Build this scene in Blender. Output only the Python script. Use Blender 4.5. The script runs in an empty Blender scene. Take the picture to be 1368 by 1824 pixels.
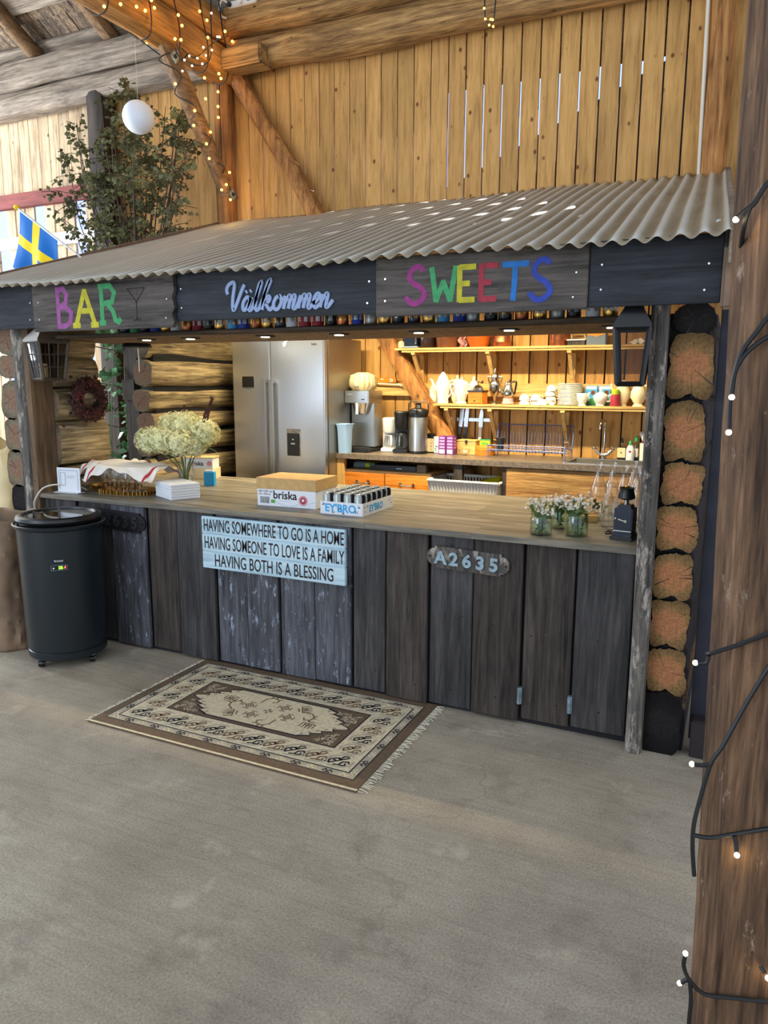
import bpy, bmesh, math, random
from mathutils import Vector, Matrix, noise as mnoise
random.seed(7)
SC = bpy.context.scene
COL = SC.collection
PI = math.pi

# ---------------------------------------------------------------- camera
def cam_basis(yaw, pitch, roll):
    f = Vector((-math.sin(yaw)*math.cos(pitch), math.cos(yaw)*math.cos(pitch), -math.sin(pitch)))
    r = Vector((math.cos(yaw), math.sin(yaw), 0)); u = r.cross(f)
    c, s = math.cos(roll), math.sin(roll)
    return c*r+s*u, -s*r+c*u, f
r_, u_, f_ = cam_basis(0.44174, 0.171966, 0.004043)
cd = bpy.data.cameras.new('camera'); cam = bpy.data.objects.new('camera', cd); COL.objects.link(cam)
cam.matrix_world = Matrix(((r_.x, u_.x, -f_.x, 0), (r_.y, u_.y, -f_.y, 0), (r_.z, u_.z, -f_.z, 1.7), (0, 0, 0, 1)))
cd.sensor_fit = 'HORIZONTAL'; cd.sensor_width = 36; cd.lens = 1322.8/1368*36
cd.clip_start = 0.02; cd.clip_end = 200
SC.camera = cam

# ---------------------------------------------------------------- world, lights, exposure
vs = SC.view_settings
vs.view_transform = 'Standard'; vs.look = 'None'; vs.gamma = 1; vs.use_curve_mapping = False
vs.exposure = 0.0
SC.cycles.transparent_max_bounces = 40
SC.cycles.max_bounces = 9
SC.cycles.sample_clamp_indirect = 4
SC.cycles.use_denoising = True
wd = bpy.data.worlds.new('daylight'); SC.world = wd; wd.use_nodes = True
bg = wd.node_tree.nodes['Background']; bg.inputs[1].default_value = 1.0
# clear deep-blue sky to the north behind the plank wall, hazy white sky everywhere else
_t = wd.node_tree; _tc = _t.nodes.new('ShaderNodeTexCoord'); _sp = _t.nodes.new('ShaderNodeSeparateXYZ'); _rp = _t.nodes.new('ShaderNodeValToRGB')
_t.links.new(_tc.outputs['Generated'], _sp.inputs[0]); _t.links.new(_sp.outputs[1], _rp.inputs[0]); _t.links.new(_rp.outputs[0], bg.inputs[0])
_rp.color_ramp.elements[0].position = 0.45; _rp.color_ramp.elements[0].color = (0.98, 1.10, 1.26, 1)
_rp.color_ramp.elements[1].position = 0.85; _rp.color_ramp.elements[1].color = (0.75, 1.05, 2.6, 1)

def area(name, loc, target, sx, sy, power, col):
    l = bpy.data.lights.new(name, 'AREA'); l.shape = 'RECTANGLE'; l.size = sx; l.size_y = sy
    l.energy = power; l.color = col
    o = bpy.data.objects.new(name, l); COL.objects.link(o); o.location = loc
    o.rotation_euler = (Vector(target)-Vector(loc)).to_track_quat('-Z', 'Y').to_euler()
    return o
def point(name, loc, power, col, r=0.03):
    l = bpy.data.lights.new(name, 'POINT'); l.energy = power; l.color = col; l.shadow_soft_size = r
    o = bpy.data.objects.new(name, l); COL.objects.link(o); o.location = loc
    return o
# daylight through the open barn doors behind the photographer, towards the left
area('barn_door_daylight', (-5.5, -4.5, 2.6), (-3.0, 3.5, 1.0), 3.5, 3.5, 230, (0.72, 0.86, 1.0))
# open gable on the left
area('gable_daylight', (-9.8, 3.9, 3.0), (-6.3, 6.0, 2.4), 2.5, 3.0, 560, (0.88, 0.94, 1.0))
sun_ = bpy.data.lights.new('sun', 'SUN'); sun_.energy = 5; sun_.angle = 0.006; sun_.color = (1, .95, .9)
sun = bpy.data.objects.new('sun', sun_); COL.objects.link(sun); sun.rotation_euler = Vector((-.10, -1, -.63)).to_track_quat('-Z', 'Y').to_euler()

# ---------------------------------------------------------------- materials
def lin(c):
    return tuple((x/255/12.92 if x/255 <= 0.04045 else ((x/255+0.055)/1.055)**2.4) for x in c) + (1,)
class NT:
    def __init__(s, name):
        s.m = bpy.data.materials.new(name); s.m.use_nodes = True; s.t = s.m.node_tree
        s.b = s.t.nodes['Principled BSDF']; s.out = s.t.nodes['Material Output']
    def put(s, sock, v):
        if isinstance(v, bpy.types.NodeSocket): s.t.links.new(v, sock)
        elif isinstance(v, tuple) and sock.type == 'RGBA' and len(v) == 3: sock.default_value = v+(1,)
        else: sock.default_value = v
    def n(s, typ, ins=None, **props):
        nd = s.t.nodes.new('ShaderNode'+typ)
        for k, v in props.items(): setattr(nd, k, v)
        for k, v in (ins or {}).items(): s.put(nd.inputs[k], v)
        return nd
    def ramp(s, fac, stops, interp='LINEAR'):
        nd = s.n('ValToRGB', {0: fac}); e = nd.color_ramp; e.interpolation = interp
        while len(e.elements) < len(stops): e.elements.new(0.5)
        for el, (p, c) in zip(e.elements, stops):
            el.position = p; el.color = c if len(c) == 4 else c+(1,)
        return nd.outputs[0]
    def mix(s, fac, a, b, mode='MIX'):
        nd = s.n('Mix', data_type='RGBA', blend_type=mode)
        s.put(nd.inputs[0], fac); s.put(nd.inputs[6], a); s.put(nd.inputs[7], b)
        return nd.outputs[2]
    def math(s, op, a, b=0.0):
        nd = s.n('Math', operation=op); s.put(nd.inputs[0], a); s.put(nd.inputs[1], b)
        return nd.outputs[0]
    def set(s, **kw):
        for k, v in kw.items(): s.put(s.b.inputs[k.replace('_', ' ')], v)
        return s.m
W0, W1 = (0, 0, 0, 1), (1, 1, 1, 1)

def plain(name, c, rough=0.5, metal=0.0, var=0.0, scale=30.0, bump=0.0, spec=0.5):
    k = NT(name)
    col = lin(c)
    if var or bump:
        co = k.n('TexCoord').outputs['Object']
        nz = k.n('TexNoise', {'Vector': co, 'Scale': scale, 'Detail': 5.0}).outputs[0]
        if var:
            col = k.ramp(nz, [(0.3, lin(tuple(x*(1-var) for x in c))), (0.7, lin(tuple(min(255, x*(1+var*0.6)) for x in c)))])
        if bump: k.set(Normal=k.n('Bump', {'Height': nz, 'Strength': bump, 'Distance': 0.01}).outputs[0])
    return k.set(Base_Color=col, Roughness=rough, Metallic=metal, Specular_IOR_Level=spec)
def glow(name, c, strength):
    k = NT(name); return k.set(Base_Color=lin(c), Emission_Color=lin(c), Emission_Strength=strength)
def glass(name, tint=(1, 1, 1), refl=0.9, ior=1.45):
    k = NT(name)
    tr = k.n('BsdfTransparent', {0: tint+(1,)}); gl = k.n('BsdfGlossy', {'Color': (refl, refl, refl, 1), 'Roughness': 0.03})
    fc = k.n('LayerWeight', {'Blend': 0.5}).outputs['Facing']
    fr = k.math('ADD', k.math('MULTIPLY', k.math('POWER', fc, 2.6), 0.85), 0.05*ior/1.45)
    mx = k.n('MixShader', {0: fr, 1: tr.outputs[0], 2: gl.outputs[0]})
    k.t.links.new(mx.outputs[0], k.out.inputs[0]); return k.m
def wood(name, dark, light, ax=2, rough=0.75, var=0.3, knots=0.0, knotc=None, chips=None, fine=1.0, bump=0.35, spec=0.3, blotch=0.25, crk=0.35):
    """weathered or fresh planks, grain along axis ax; each face carries a random rnd value that shifts tone and pattern"""
    k = NT(name)
    co = k.n('TexCoord').outputs['Object']
    rn = k.n('Attribute', attribute_name='rnd').outputs['Fac']
    off = k.n('VectorMath', {0: co, 1: k.n('CombineXYZ', {0: k.math('MULTIPLY', rn, 7.3), 1: k.math('MULTIPLY', rn, 5.1), 2: k.math('MULTIPLY', rn, 3.7)}).outputs[0]}, operation='ADD').outputs[0]
    sc = [16.0*fine]*3; sc[ax] = 1.1*fine
    gv = k.n('Mapping', {'Vector': off, 'Scale': Vector(sc)}).outputs[0]
    g = k.n('TexNoise', {'Vector': gv, 'Scale': 1.6, 'Detail': 8.0, 'Roughness': 0.68, 'Distortion': 0.6}).outputs[0]
    g2 = k.n('TexNoise', {'Vector': gv, 'Scale': 5.5, 'Detail': 4.0, 'Roughness': 0.6}).outputs[0]
    g = k.math('ADD', k.math('MULTIPLY', g, .7), k.math('MULTIPLY', g2, .3))
    col = k.ramp(g, [(0.38, lin(tuple(x*.9 for x in dark))), (0.5, lin(tuple(.5*a+.5*b for a, b in zip(dark, light)))), (0.62, lin(light))])
    ck = k.n('TexNoise', {'Vector': k.n('Mapping', {'Vector': off, 'Scale': Vector([26.0*fine if i != ax else 0.7*fine for i in range(3)])}).outputs[0], 'Scale': 1.3, 'Detail': 5.0, 'Roughness': 0.55, 'Distortion': 0.4}).outputs[0]
    col = k.mix(k.ramp(ck, [(0.30, (crk,)*3), (0.38, W0)]), col, lin(tuple(x*.35 for x in dark)))
    b = k.n('TexNoise', {'Vector': off, 'Scale': 2.6, 'Detail': 3.0}).outputs[0]
    bl = k.ramp(b, [(0.3, (1-blotch,)*3), (0.7, (1+blotch*0.3,)*3)])
    col = k.mix(1.0, col, bl, 'MULTIPLY')
    tone = k.math('ADD', k.math('MULTIPLY', rn, var), 1-var*0.6)
    tc = k.n('CombineColor', {0: tone, 1: tone, 2: tone}).outputs[0]
    col = k.mix(1.0, col, tc, 'MULTIPLY')
    if knots:
        sk = [9.0]*3; sk[ax] = 6.5
        v = k.n('TexVoronoi', {'Vector': k.n('Mapping', {'Vector': off, 'Scale': Vector(sk)}).outputs[0], 'Scale': 1.0})
        keep = k.ramp(k.n('SeparateColor', {0: v.outputs['Color']}).outputs[0], [(1-knots*.75, W0), (1-knots*.75+.02, W1)])
        kf = k.mix(1.0, k.ramp(v.outputs['Distance'], [(0.06, W1), (0.15, W0)]), keep, 'MULTIPLY')
        col = k.mix(kf, col, lin(knotc or tuple(x*0.45 for x in dark)))
    if chips:
        cc, amt, csc = chips
        n2 = k.n('TexNoise', {'Vector': k.n('Mapping', {'Vector': off, 'Scale': Vector([3.0 if i != ax else 1.0 for i in range(3)])}).outputs[0], 'Scale': csc, 'Detail': 9.0, 'Roughness': 0.75}).outputs[0]
        cf = k.ramp(n2, [(1-amt, W0), (min(1, 1-amt+0.09), W1)])
        col = k.mix(cf, col, lin(cc))
    k.set(Normal=k.n('Bump', {'Height': g, 'Strength': bump, 'Distance': 0.006}).outputs[0])
    return k.set(Base_Color=col, Roughness=rough, Specular_IOR_Level=spec)
def endgrain(name, core, sap, rough=0.9):
    """rings round the log's own axis (local Y)"""
    k = NT(name)
    co = k.n('TexCoord').outputs['Object']
    s = k.n('SeparateXYZ', {0: co})
    nz = k.n('TexNoise', {'Vector': co, 'Scale': 9.0, 'Detail': 5.0}).outputs[0]
    r = k.math('SQRT', k.math('ADD', k.math('POWER', s.outputs[0], 2.0), k.math('POWER', s.outputs[2], 2.0)))
    rr = k.math('ADD', r, k.math('MULTIPLY', k.math('SUBTRACT', nz, 0.5), 0.055))
    col = k.ramp(k.math('MULTIPLY', rr, 7.0), [(0.10, lin(core)), (0.44, lin(tuple(0.85*a+0.15*b for a, b in zip(core, sap)))), (0.58, lin(sap)), (0.95, lin(tuple(x*0.75 for x in sap)))])
    rg = k.n('TexNoise', {'Vector': co, 'Scale': 75.0, 'Detail': 6.0, 'Roughness': 0.7}).outputs[0]
    col = k.mix(0.8, col, k.ramp(rg, [(0.34, (.45, .45, .45)), (0.6, (1.1, 1.1, 1.1))]), 'MULTIPLY')
    rings = k.math('SINE', k.math('MULTIPLY', rr, 620.0))
    rf = k.math('ADD', k.math('MULTIPLY', rings, 0.05), 0.95)
    col = k.mix(1.0, col, k.n('CombineColor', {0: rf, 1: rf, 2: rf}).outputs[0], 'MULTIPLY')
    at = k.math('ARCTAN2', s.outputs[2], s.outputs[0])
    ray = k.n('TexNoise', {'Vector': k.n('CombineXYZ', {0: k.math('MULTIPLY', at, 3.0), 1: k.math('MULTIPLY', r, 2.0), 2: 0.0}).outputs[0], 'Scale': 3.0, 'Detail': 6.0, 'Roughness': 0.8}).outputs[0]
    col = k.mix(k.ramp(ray, [(0.33, W1), (0.42, W0)]), col, lin((58, 42, 32)))
    k.set(Normal=k.n('Bump', {'Height': ray, 'Strength': 0.4, 'Distance': 0.01}).outputs[0])
    return k.set(Base_Color=col, Roughness=rough, Specular_IOR_Level=0.2)
def concrete():
    k = NT('concrete')
    co = k.n('TexCoord').outputs['Object']
    a = k.n('TexNoise', {'Vector': co, 'Scale': 1.1, 'Detail': 8.0, 'Roughness': 0.62, 'Distortion': 0.4}).outputs[0]
    col = k.ramp(a, [(0.3, lin((140, 128, 112))), (0.5, lin((160, 148, 130))), (0.7, lin((176, 165, 147)))])
    f = k.n('TexNoise', {'Vector': co, 'Scale': 120.0, 'Detail': 7.0, 'Roughness': 0.85}).outputs[0]
    col = k.mix(0.9, col, k.ramp(f, [(0.36, (0.5, 0.5, 0.5)), (0.5, (0.95, .95, .95)), (0.62, (1.25, 1.25, 1.25))]), 'MULTIPLY')
    tr = k.n('TexNoise', {'Vector': k.n('Mapping', {'Vector': co, 'Rotation': Vector((0, 0, 0.5)), 'Scale': Vector((1.2, 14.0, 1))}).outputs[0], 'Scale': 1.7, 'Detail': 6.0, 'Distortion': 1.2}).outputs[0]
    col = k.mix(0.28, col, k.ramp(tr, [(0.35, (0.72, 0.71, 0.70)), (0.6, (1.08, 1.08, 1.08))]), 'MULTIPLY')
    st = k.n('TexNoise', {'Vector': co, 'Scale': 4.6, 'Detail': 6.0, 'Roughness': 0.65}).outputs[0]
    col = k.mix(k.ramp(st, [(0.55, W0), (0.72, (0.5, 0.5, 0.5))]), col, lin((112, 98, 84)))
    st2 = k.n('TexNoise', {'Vector': k.n('Mapping', {'Vector': co, 'Location': Vector((4, 9, 2))}).outputs[0], 'Scale': 3.6, 'Detail': 7.0, 'Roughness': 0.68}).outputs[0]
    col = k.mix(k.ramp(st2, [(0.58, W0), (0.70, (0.5, 0.5, 0.5))]), col, lin((198, 186, 164)))
    dv = k.n('VectorMath', {0: co, 1: k.n('TexNoise', {'Vector': co, 'Scale': 1.6, 'Detail': 5.0}).outputs[1]}, operation='ADD').outputs[0]
    vo = k.n('TexVoronoi', {'Vector': dv, 'Scale': 0.42}, feature='DISTANCE_TO_EDGE')
    col = k.mix(k.ramp(vo.outputs['Distance'], [(0.0006, (0.22, 0.22, 0.22)), (0.0022, W0)]), col, lin((84, 76, 68)))
    sp = k.n('TexVoronoi', {'Vector': co, 'Scale': 2.3})
    col = k.mix(k.ramp(sp.outputs['Distance'], [(0.018, W1), (0.03, W0)]), col, lin((70, 62, 58)))
    h = k.math('ADD', k.math('MULTIPLY', f, 0.4), tr)
    k.set(Normal=k.n('Bump', {'Height': h, 'Strength': 0.28, 'Distance': 0.012}).outputs[0])
    return k.set(Base_Color=col, Roughness=0.82, Specular_IOR_Level=0.25)
def steel(name, c, rough=0.32, ax=2, amt=0.12):
    k = NT(name); co = k.n('TexCoord').outputs['Object']
    sc = [160.0]*3; sc[ax] = 1.5
    nz = k.n('TexNoise', {'Vector': k.n('Mapping', {'Vector': co, 'Scale': Vector(sc)}).outputs[0], 'Scale': 1.0, 'Detail': 4.0}).outputs[0]
    rr = k.math('ADD', k.math('MULTIPLY', nz, amt), rough-amt/2)
    return k.set(Base_Color=lin(c), Metallic=0.95, Roughness=rr)

M = dict(
 concrete=concrete(),
 barnwall=wood('pale_pine_planks', (186, 137, 74), (212, 164, 98), crk=.12, knots=0.95, knotc=(104, 58, 26), var=0.22, rough=0.7, blotch=0.14),
 barnwall_daylit=wood('daylit_pine_planks', (166, 138, 104), (214, 192, 160), crk=.15, knots=0.9, knotc=(96, 60, 34), var=0.3, rough=0.8),  # paler copy of the pine planks, daylight from the left put into its colour
 beam=wood('hewn_log', (116, 82, 46), (204, 160, 102), ax=0, knots=0.45, knotc=(84, 52, 28), var=0.2, bump=0.8, blotch=0.35),
 beamY=wood('hewn_beam', (138, 92, 44), (206, 150, 84), ax=1, knots=0.4, knotc=(84, 52, 28), var=0.2, bump=0.6),
 beamZ=wood('round_post', (130, 82, 42), (196, 140, 80), ax=2, knots=0.4, knotc=(78, 46, 24), var=0.2, bump=0.6, blotch=0.4),
 rafter=wood('rafter_pole', (112, 84, 58), (170, 134, 96), ax=1, knots=0.4, bump=0.6, blotch=0.35),
 shingle=wood('roof_shingles', (62, 50, 42), (158, 132, 104), ax=1, var=0.6, fine=1.6),
 batten=wood('roof_battens', (104, 92, 80), (172, 156, 138), ax=0, var=0.3),
 logside=wood('old_log_side', (96, 82, 60), (198, 176, 134), ax=1, var=0.25, bump=1.0, blotch=0.45, knots=0.3, knotc=(52, 40, 28), crk=1.0),
 logend=endgrain('log_end', (182, 122, 82), (142, 110, 70)),
 logend_grey=endgrain('grey_log_end', (146, 114, 92), (136, 122, 100)),
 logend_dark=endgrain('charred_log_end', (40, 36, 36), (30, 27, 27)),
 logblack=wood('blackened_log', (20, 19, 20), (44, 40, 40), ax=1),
 board=wood('old_grey_board', (42, 39, 40), (92, 87, 86), var=0.5, crk=.8, chips=((168, 170, 176), 0.335, 26.0), bump=0.5, blotch=0.4, rough=0.62, spec=0.4, knots=0.25, knotc=(26, 23, 22)),
 boardwhite=wood('whitewashed_sheen_board', (50, 50, 55), (104, 105, 112), var=0.35, crk=.8, chips=((160, 168, 186), 0.43, 9.0), bump=0.5, blotch=0.4, rough=0.6, spec=0.4),  # whitewash, with the bluish daylight sheen mixed into its colour and patches
 brownboard=wood('brown_old_board', (42, 36, 33), (88, 77, 70), var=0.35, crk=.8, chips=((160, 154, 148), 0.335, 24.0), bump=0.5, blotch=0.4, rough=0.65),
 fasciadark=wood('dark_blue_fascia', (28, 30, 35), (54, 58, 65), ax=0, var=0.15, crk=.6, chips=((120, 126, 134), 0.315, 18.0), bump=0.3, rough=0.6),
 fasciagrey=wood('grey_sign_board', (64, 58, 54), (106, 97, 90), ax=0, var=0.1, crk=.7, chips=((44, 40, 38), 0.40, 9.0), bump=0.4, rough=0.7),
 counter=wood('grey_oak_worktop', (84, 78, 68), (142, 133, 117), ax=0, var=0.3, rough=0.42, bump=0.12, spec=0.5, blotch=0.2, fine=0.8),
 backtop=plain('dark_stone_worktop', (108, 96, 84), 0.35, var=0.25, scale=55),
 postgrey=wood('hewn_grey_post', (62, 58, 55), (132, 124, 115), var=0.2, crk=.6, chips=((168, 158, 146), 0.47, 6.0), bump=0.9, blotch=0.4),
 postbrown=wood('brown_post_board', (96, 76, 56), (142, 116, 88), var=0.2, knots=0.4),
 pillar=wood('near_pillar', (62, 44, 32), (134, 101, 74), var=0.1, crk=.7, knots=0.35, knotc=(70, 42, 26), bump=0.8, fine=1.4, chips=((156, 138, 120), 0.40, 6.0)),
 pine=wood('fresh_pine', (206, 160, 92), (236, 198, 132), ax=0, var=0.15, knots=0.5, knotc=(140, 84, 40), bump=0.15),
 pinez=wood('fresh_pine_upright', (200, 154, 88), (232, 192, 126), ax=2, var=0.15, bump=0.15),
 orange_pine=wood('lacquered_pine', (204, 116, 34), (232, 150, 62), ax=0, var=0.1, knots=0.5, knotc=(130, 62, 20), rough=0.35, bump=0.05),
 cabinfloor=wood('cabin_floorboards', (110, 84, 58), (160, 128, 92), ax=0, var=0.3),
 redpaint=wood('red_painted_beam', (112, 52, 46), (142, 72, 64), ax=0, var=0.05),
 corr=None, black=plain('black_plastic', (18, 18, 20), 0.35), darkmetal=plain('dark_metal', (34, 33, 36), 0.5, 0.3),
 white=plain('white_plastic', (228, 228, 226), 0.4), whitepaint=plain('white_paint', (214, 216, 218), 0.55, var=0.08),
 chrome=plain('chrome', (220, 220, 222), 0.12, 1.0), steelv=steel('brushed_steel', (178, 180, 182)), steelh=steel('fridge_steel', (206, 210, 216), 0.30, 0, .03),
 steel2=steel('fridge_side_steel', (168, 164, 156), 0.38), silver=plain('old_silver', (196, 190, 176), 0.22, 1.0, var=0.2, scale=20),
 copper=plain('old_copper', (176, 104, 66), 0.35, 0.9, var=0.35, scale=14), brass=plain('gilt_brass', (206, 160, 80), 0.25, 0.95, var=0.1),
 china=plain('white_china', (240, 236, 222), 0.2), cream_china=plain('cream_china', (238, 226, 190), 0.22), chinablue=plain('blue_floral_glaze', (150, 160, 190), 0.3),
 terracotta=plain('orange_glazed_clay', (200, 96, 30), 0.35, var=0.12, scale=12), browngl=plain('brown_glazed_clay', (112, 66, 38), 0.35, var=0.25, scale=10),
 darkgl=plain('black_brown_enamel', (48, 32, 26), 0.25), paper=plain('white_paper', (222, 224, 228), 0.8), cardboard=plain('cardboard', (196, 158, 104), 0.85, var=0.06),
 kraft=plain('brown_kraft_paper', (128, 104, 82), 0.8, var=0.15, scale=5), glass=glass('clear_glass'), glassgreen=glass('pale_green_glass', (0.9, 0.97, 0.92)),
 lampglass=glass('lantern_glass', (0.66, 0.63, 0.58), 0.3), water=glass('jar_water', (0.92, 0.96, 0.92), 0.6, 1.2),
 linen=plain('white_linen', (226, 220, 212), 0.9, bump=0.1, scale=250), redstripe=plain('red_stripe', (176, 52, 66), 0.9),
 cable=plain('black_cable', (14, 17, 20), 0.5), cablewhite=plain('white_cable', (214, 206, 190), 0.5),
 warm=glow('warm_bulb', (255, 176, 60), 14.0), coolbulb=glow('white_bulb', (255, 240, 205), 9.0), tube=glow('tube_light', (255, 226, 170), 9.0), ledwhite=glow('led_strip', (255, 250, 235), 9.0),
 spot=glow('spot_lens', (255, 236, 190), 6.0),
 leaf=plain('dry_birch_leaf', (104, 106, 70), 0.6, var=0.4, scale=6), leaf2=plain('ivy_leaf', (92, 138, 96), 0.45, var=0.4, scale=9), twig=plain('twig', (74, 58, 46), 0.8), stem=plain('green_stem', (84, 106, 52), 0.6),
 petal=plain('hydrangea_petal', (228, 226, 176), 0.7, var=0.12, scale=25), petalwhite=plain('small_white_petal', (236, 232, 232), 0.7), yellow=plain('flower_eye', (210, 176, 70), 0.7),
 wreath=plain('dried_wreath', (70, 38, 32), 0.8, var=0.5, scale=20), wreathred=plain('wreath_berry', (122, 34, 34), 0.5),
 flagblue=plain('flag_blue', (0, 106, 190), 0.8), flagyellow=plain('flag_yellow', (250, 212, 12), 0.8), paperlamp=plain('lantern_paper', (226, 230, 240), 0.8),
 cooler=plain('dark_teal_enamel', (22, 32, 38), 0.32), coolerlid=glass('tinted_lid', (0.5, 0.52, 0.52), 0.9, 1.5),
 navy=plain('navy_enamel', (20, 32, 52), 0.25), purple=plain('purple_carton', (112, 42, 124), 0.5), purplelight=plain('pale_purple_print', (196, 150, 200), 0.5),
 signblue=wood('pale_blue_sign', (164, 194, 208), (196, 216, 224), ax=0, var=0.05, chips=((72, 88, 96), 0.36, 9.0), bump=0.2, rough=0.6, blotch=0.1),
 ink=plain('dark_print', (44, 34, 34), 0.8), lightblue=plain('welcome_blue', (142, 160, 196), 0.6), greymetal=plain('cast_zinc', (158, 180, 192), 0.35, 0.55, var=0.2), 
 darkpanel=plain('dark_navy_panel', (30, 32, 46), 0.5), platedark=plain('dark_cast_plate', (58, 60, 62), 0.4, 0.4), dpurple=plain('dark_brown_panel', (38, 28, 32), 0.6),
 greylid=plain('pale_can_top', (206, 208, 210), 0.25, 0.9), cangrey=plain('grey_can', (150, 154, 150), 0.3, 0.5), canblack=plain('black_can', (22, 20, 24), 0.3, 0.3),
 cyanprint=plain('sky_blue_print', (40, 160, 220), 0.6), pinkprint=plain('pink_print', (204, 132, 140), 0.6), greenprint=plain('green_print', (90, 160, 60), 0.6),
 bluebox=plain('blue_box', (70, 160, 214), 0.5), plasticblue=plain('milky_blue_plastic', (150, 184, 226), 0.35), basketw=plain('white_basket', (214, 214, 212), 0.5), yellowcloth=plain('yellow_folder', (226, 204, 20), 0.6),
 lime=plain('lime_cloth', (170, 190, 40), 0.9), greycloth=plain('grey_cloth', (104, 116, 128), 0.9), pinkcloth=plain('pink_cloth', (206, 158, 160), 0.9),
 rackblue=plain('blue_wire', (86, 104, 160), 0.4), roughboard=wood('split_bark_board', (150, 106, 60), (206, 166, 108), ax=0, var=0.1, bump=1.2, blotch=0.4, chips=((120, 80, 44), 0.42, 6.0)),
 tan=plain('tan_board_end', (124, 100, 82), 0.8, var=0.15, scale=12), orangecloth=plain('orange_sack', (206, 120, 84), 0.85, var=0.2, scale=6), creamcloth=plain('cream_sack', (226, 208, 164), 0.85, var=0.1, scale=5),
 rug_brown=plain('rug_brown', (98, 78, 58), 0.95, var=0.12, scale=60, bump=0.3), rug_cream=plain('rug_cream', (206, 190, 158), 0.95, var=0.1, scale=60, bump=0.3), rug_black=plain('rug_black', (34, 32, 36), 0.95), rug_grey=plain('rug_grey', (164, 152, 132), 0.95), rug_tan=plain('rug_tan', (112, 88, 64), 0.95), fringe=plain('rug_fringe', (204, 194, 172), 0.95),
 roofdark=plain('outside_dark', (30, 28, 32), 0.9), red_led=glow('red_light', (255, 60, 60), 6.0), green_led=glow('green_digit', (120, 255, 40), 6.0),
 p_pink=plain('paint_magenta', (150, 76, 140), 0.7, var=0.12), p_mag=plain('paint_plum', (146, 44, 118), 0.7, var=0.12), p_yel=plain('paint_yellow', (188, 178, 36), 0.7, var=0.12), p_green=plain('paint_green', (60, 150, 92), 0.7, var=0.12),
 p_red=plain('paint_red', (158, 40, 58), 0.7, var=0.12), p_blue=plain('paint_azure', (24, 108, 184), 0.7, var=0.12), p_blue2=plain('paint_blue', (40, 64, 160), 0.7, var=0.12),
)
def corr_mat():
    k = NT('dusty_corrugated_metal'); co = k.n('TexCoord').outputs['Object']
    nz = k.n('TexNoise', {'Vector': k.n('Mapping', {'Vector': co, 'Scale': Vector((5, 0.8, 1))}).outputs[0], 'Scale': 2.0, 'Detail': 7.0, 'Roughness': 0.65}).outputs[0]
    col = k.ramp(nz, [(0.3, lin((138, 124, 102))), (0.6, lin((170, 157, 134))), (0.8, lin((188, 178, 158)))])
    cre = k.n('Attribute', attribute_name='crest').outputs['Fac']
    col = k.mix(k.math('MULTIPLY', cre, .95), col, lin((214, 212, 204)))  # paler bare-metal crests above dusty valleys; sunlit stripe contrast partly painted in
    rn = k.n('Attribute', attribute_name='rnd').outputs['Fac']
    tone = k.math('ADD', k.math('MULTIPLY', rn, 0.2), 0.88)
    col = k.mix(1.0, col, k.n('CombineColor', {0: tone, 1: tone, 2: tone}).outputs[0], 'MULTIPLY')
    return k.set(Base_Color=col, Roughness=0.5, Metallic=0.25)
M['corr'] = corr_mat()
M['brownlog'] = wood('dark_edge_log', (40, 32, 25), (84, 68, 52), ax=0, crk=.6)
M['doordark'] = wood('shade_dark_door', (22, 17, 13), (50, 41, 33), crk=.6, rough=.85, spec=.1)  # door boards coloured darker to stand for their backlit shade
M['lanternbrown'] = plain('lantern_brown', (70, 58, 46), 0.6, var=.2)
M['doorbrown'] = wood('dark_brown_door', (40, 33, 28), (78, 66, 56), crk=.6)

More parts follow.
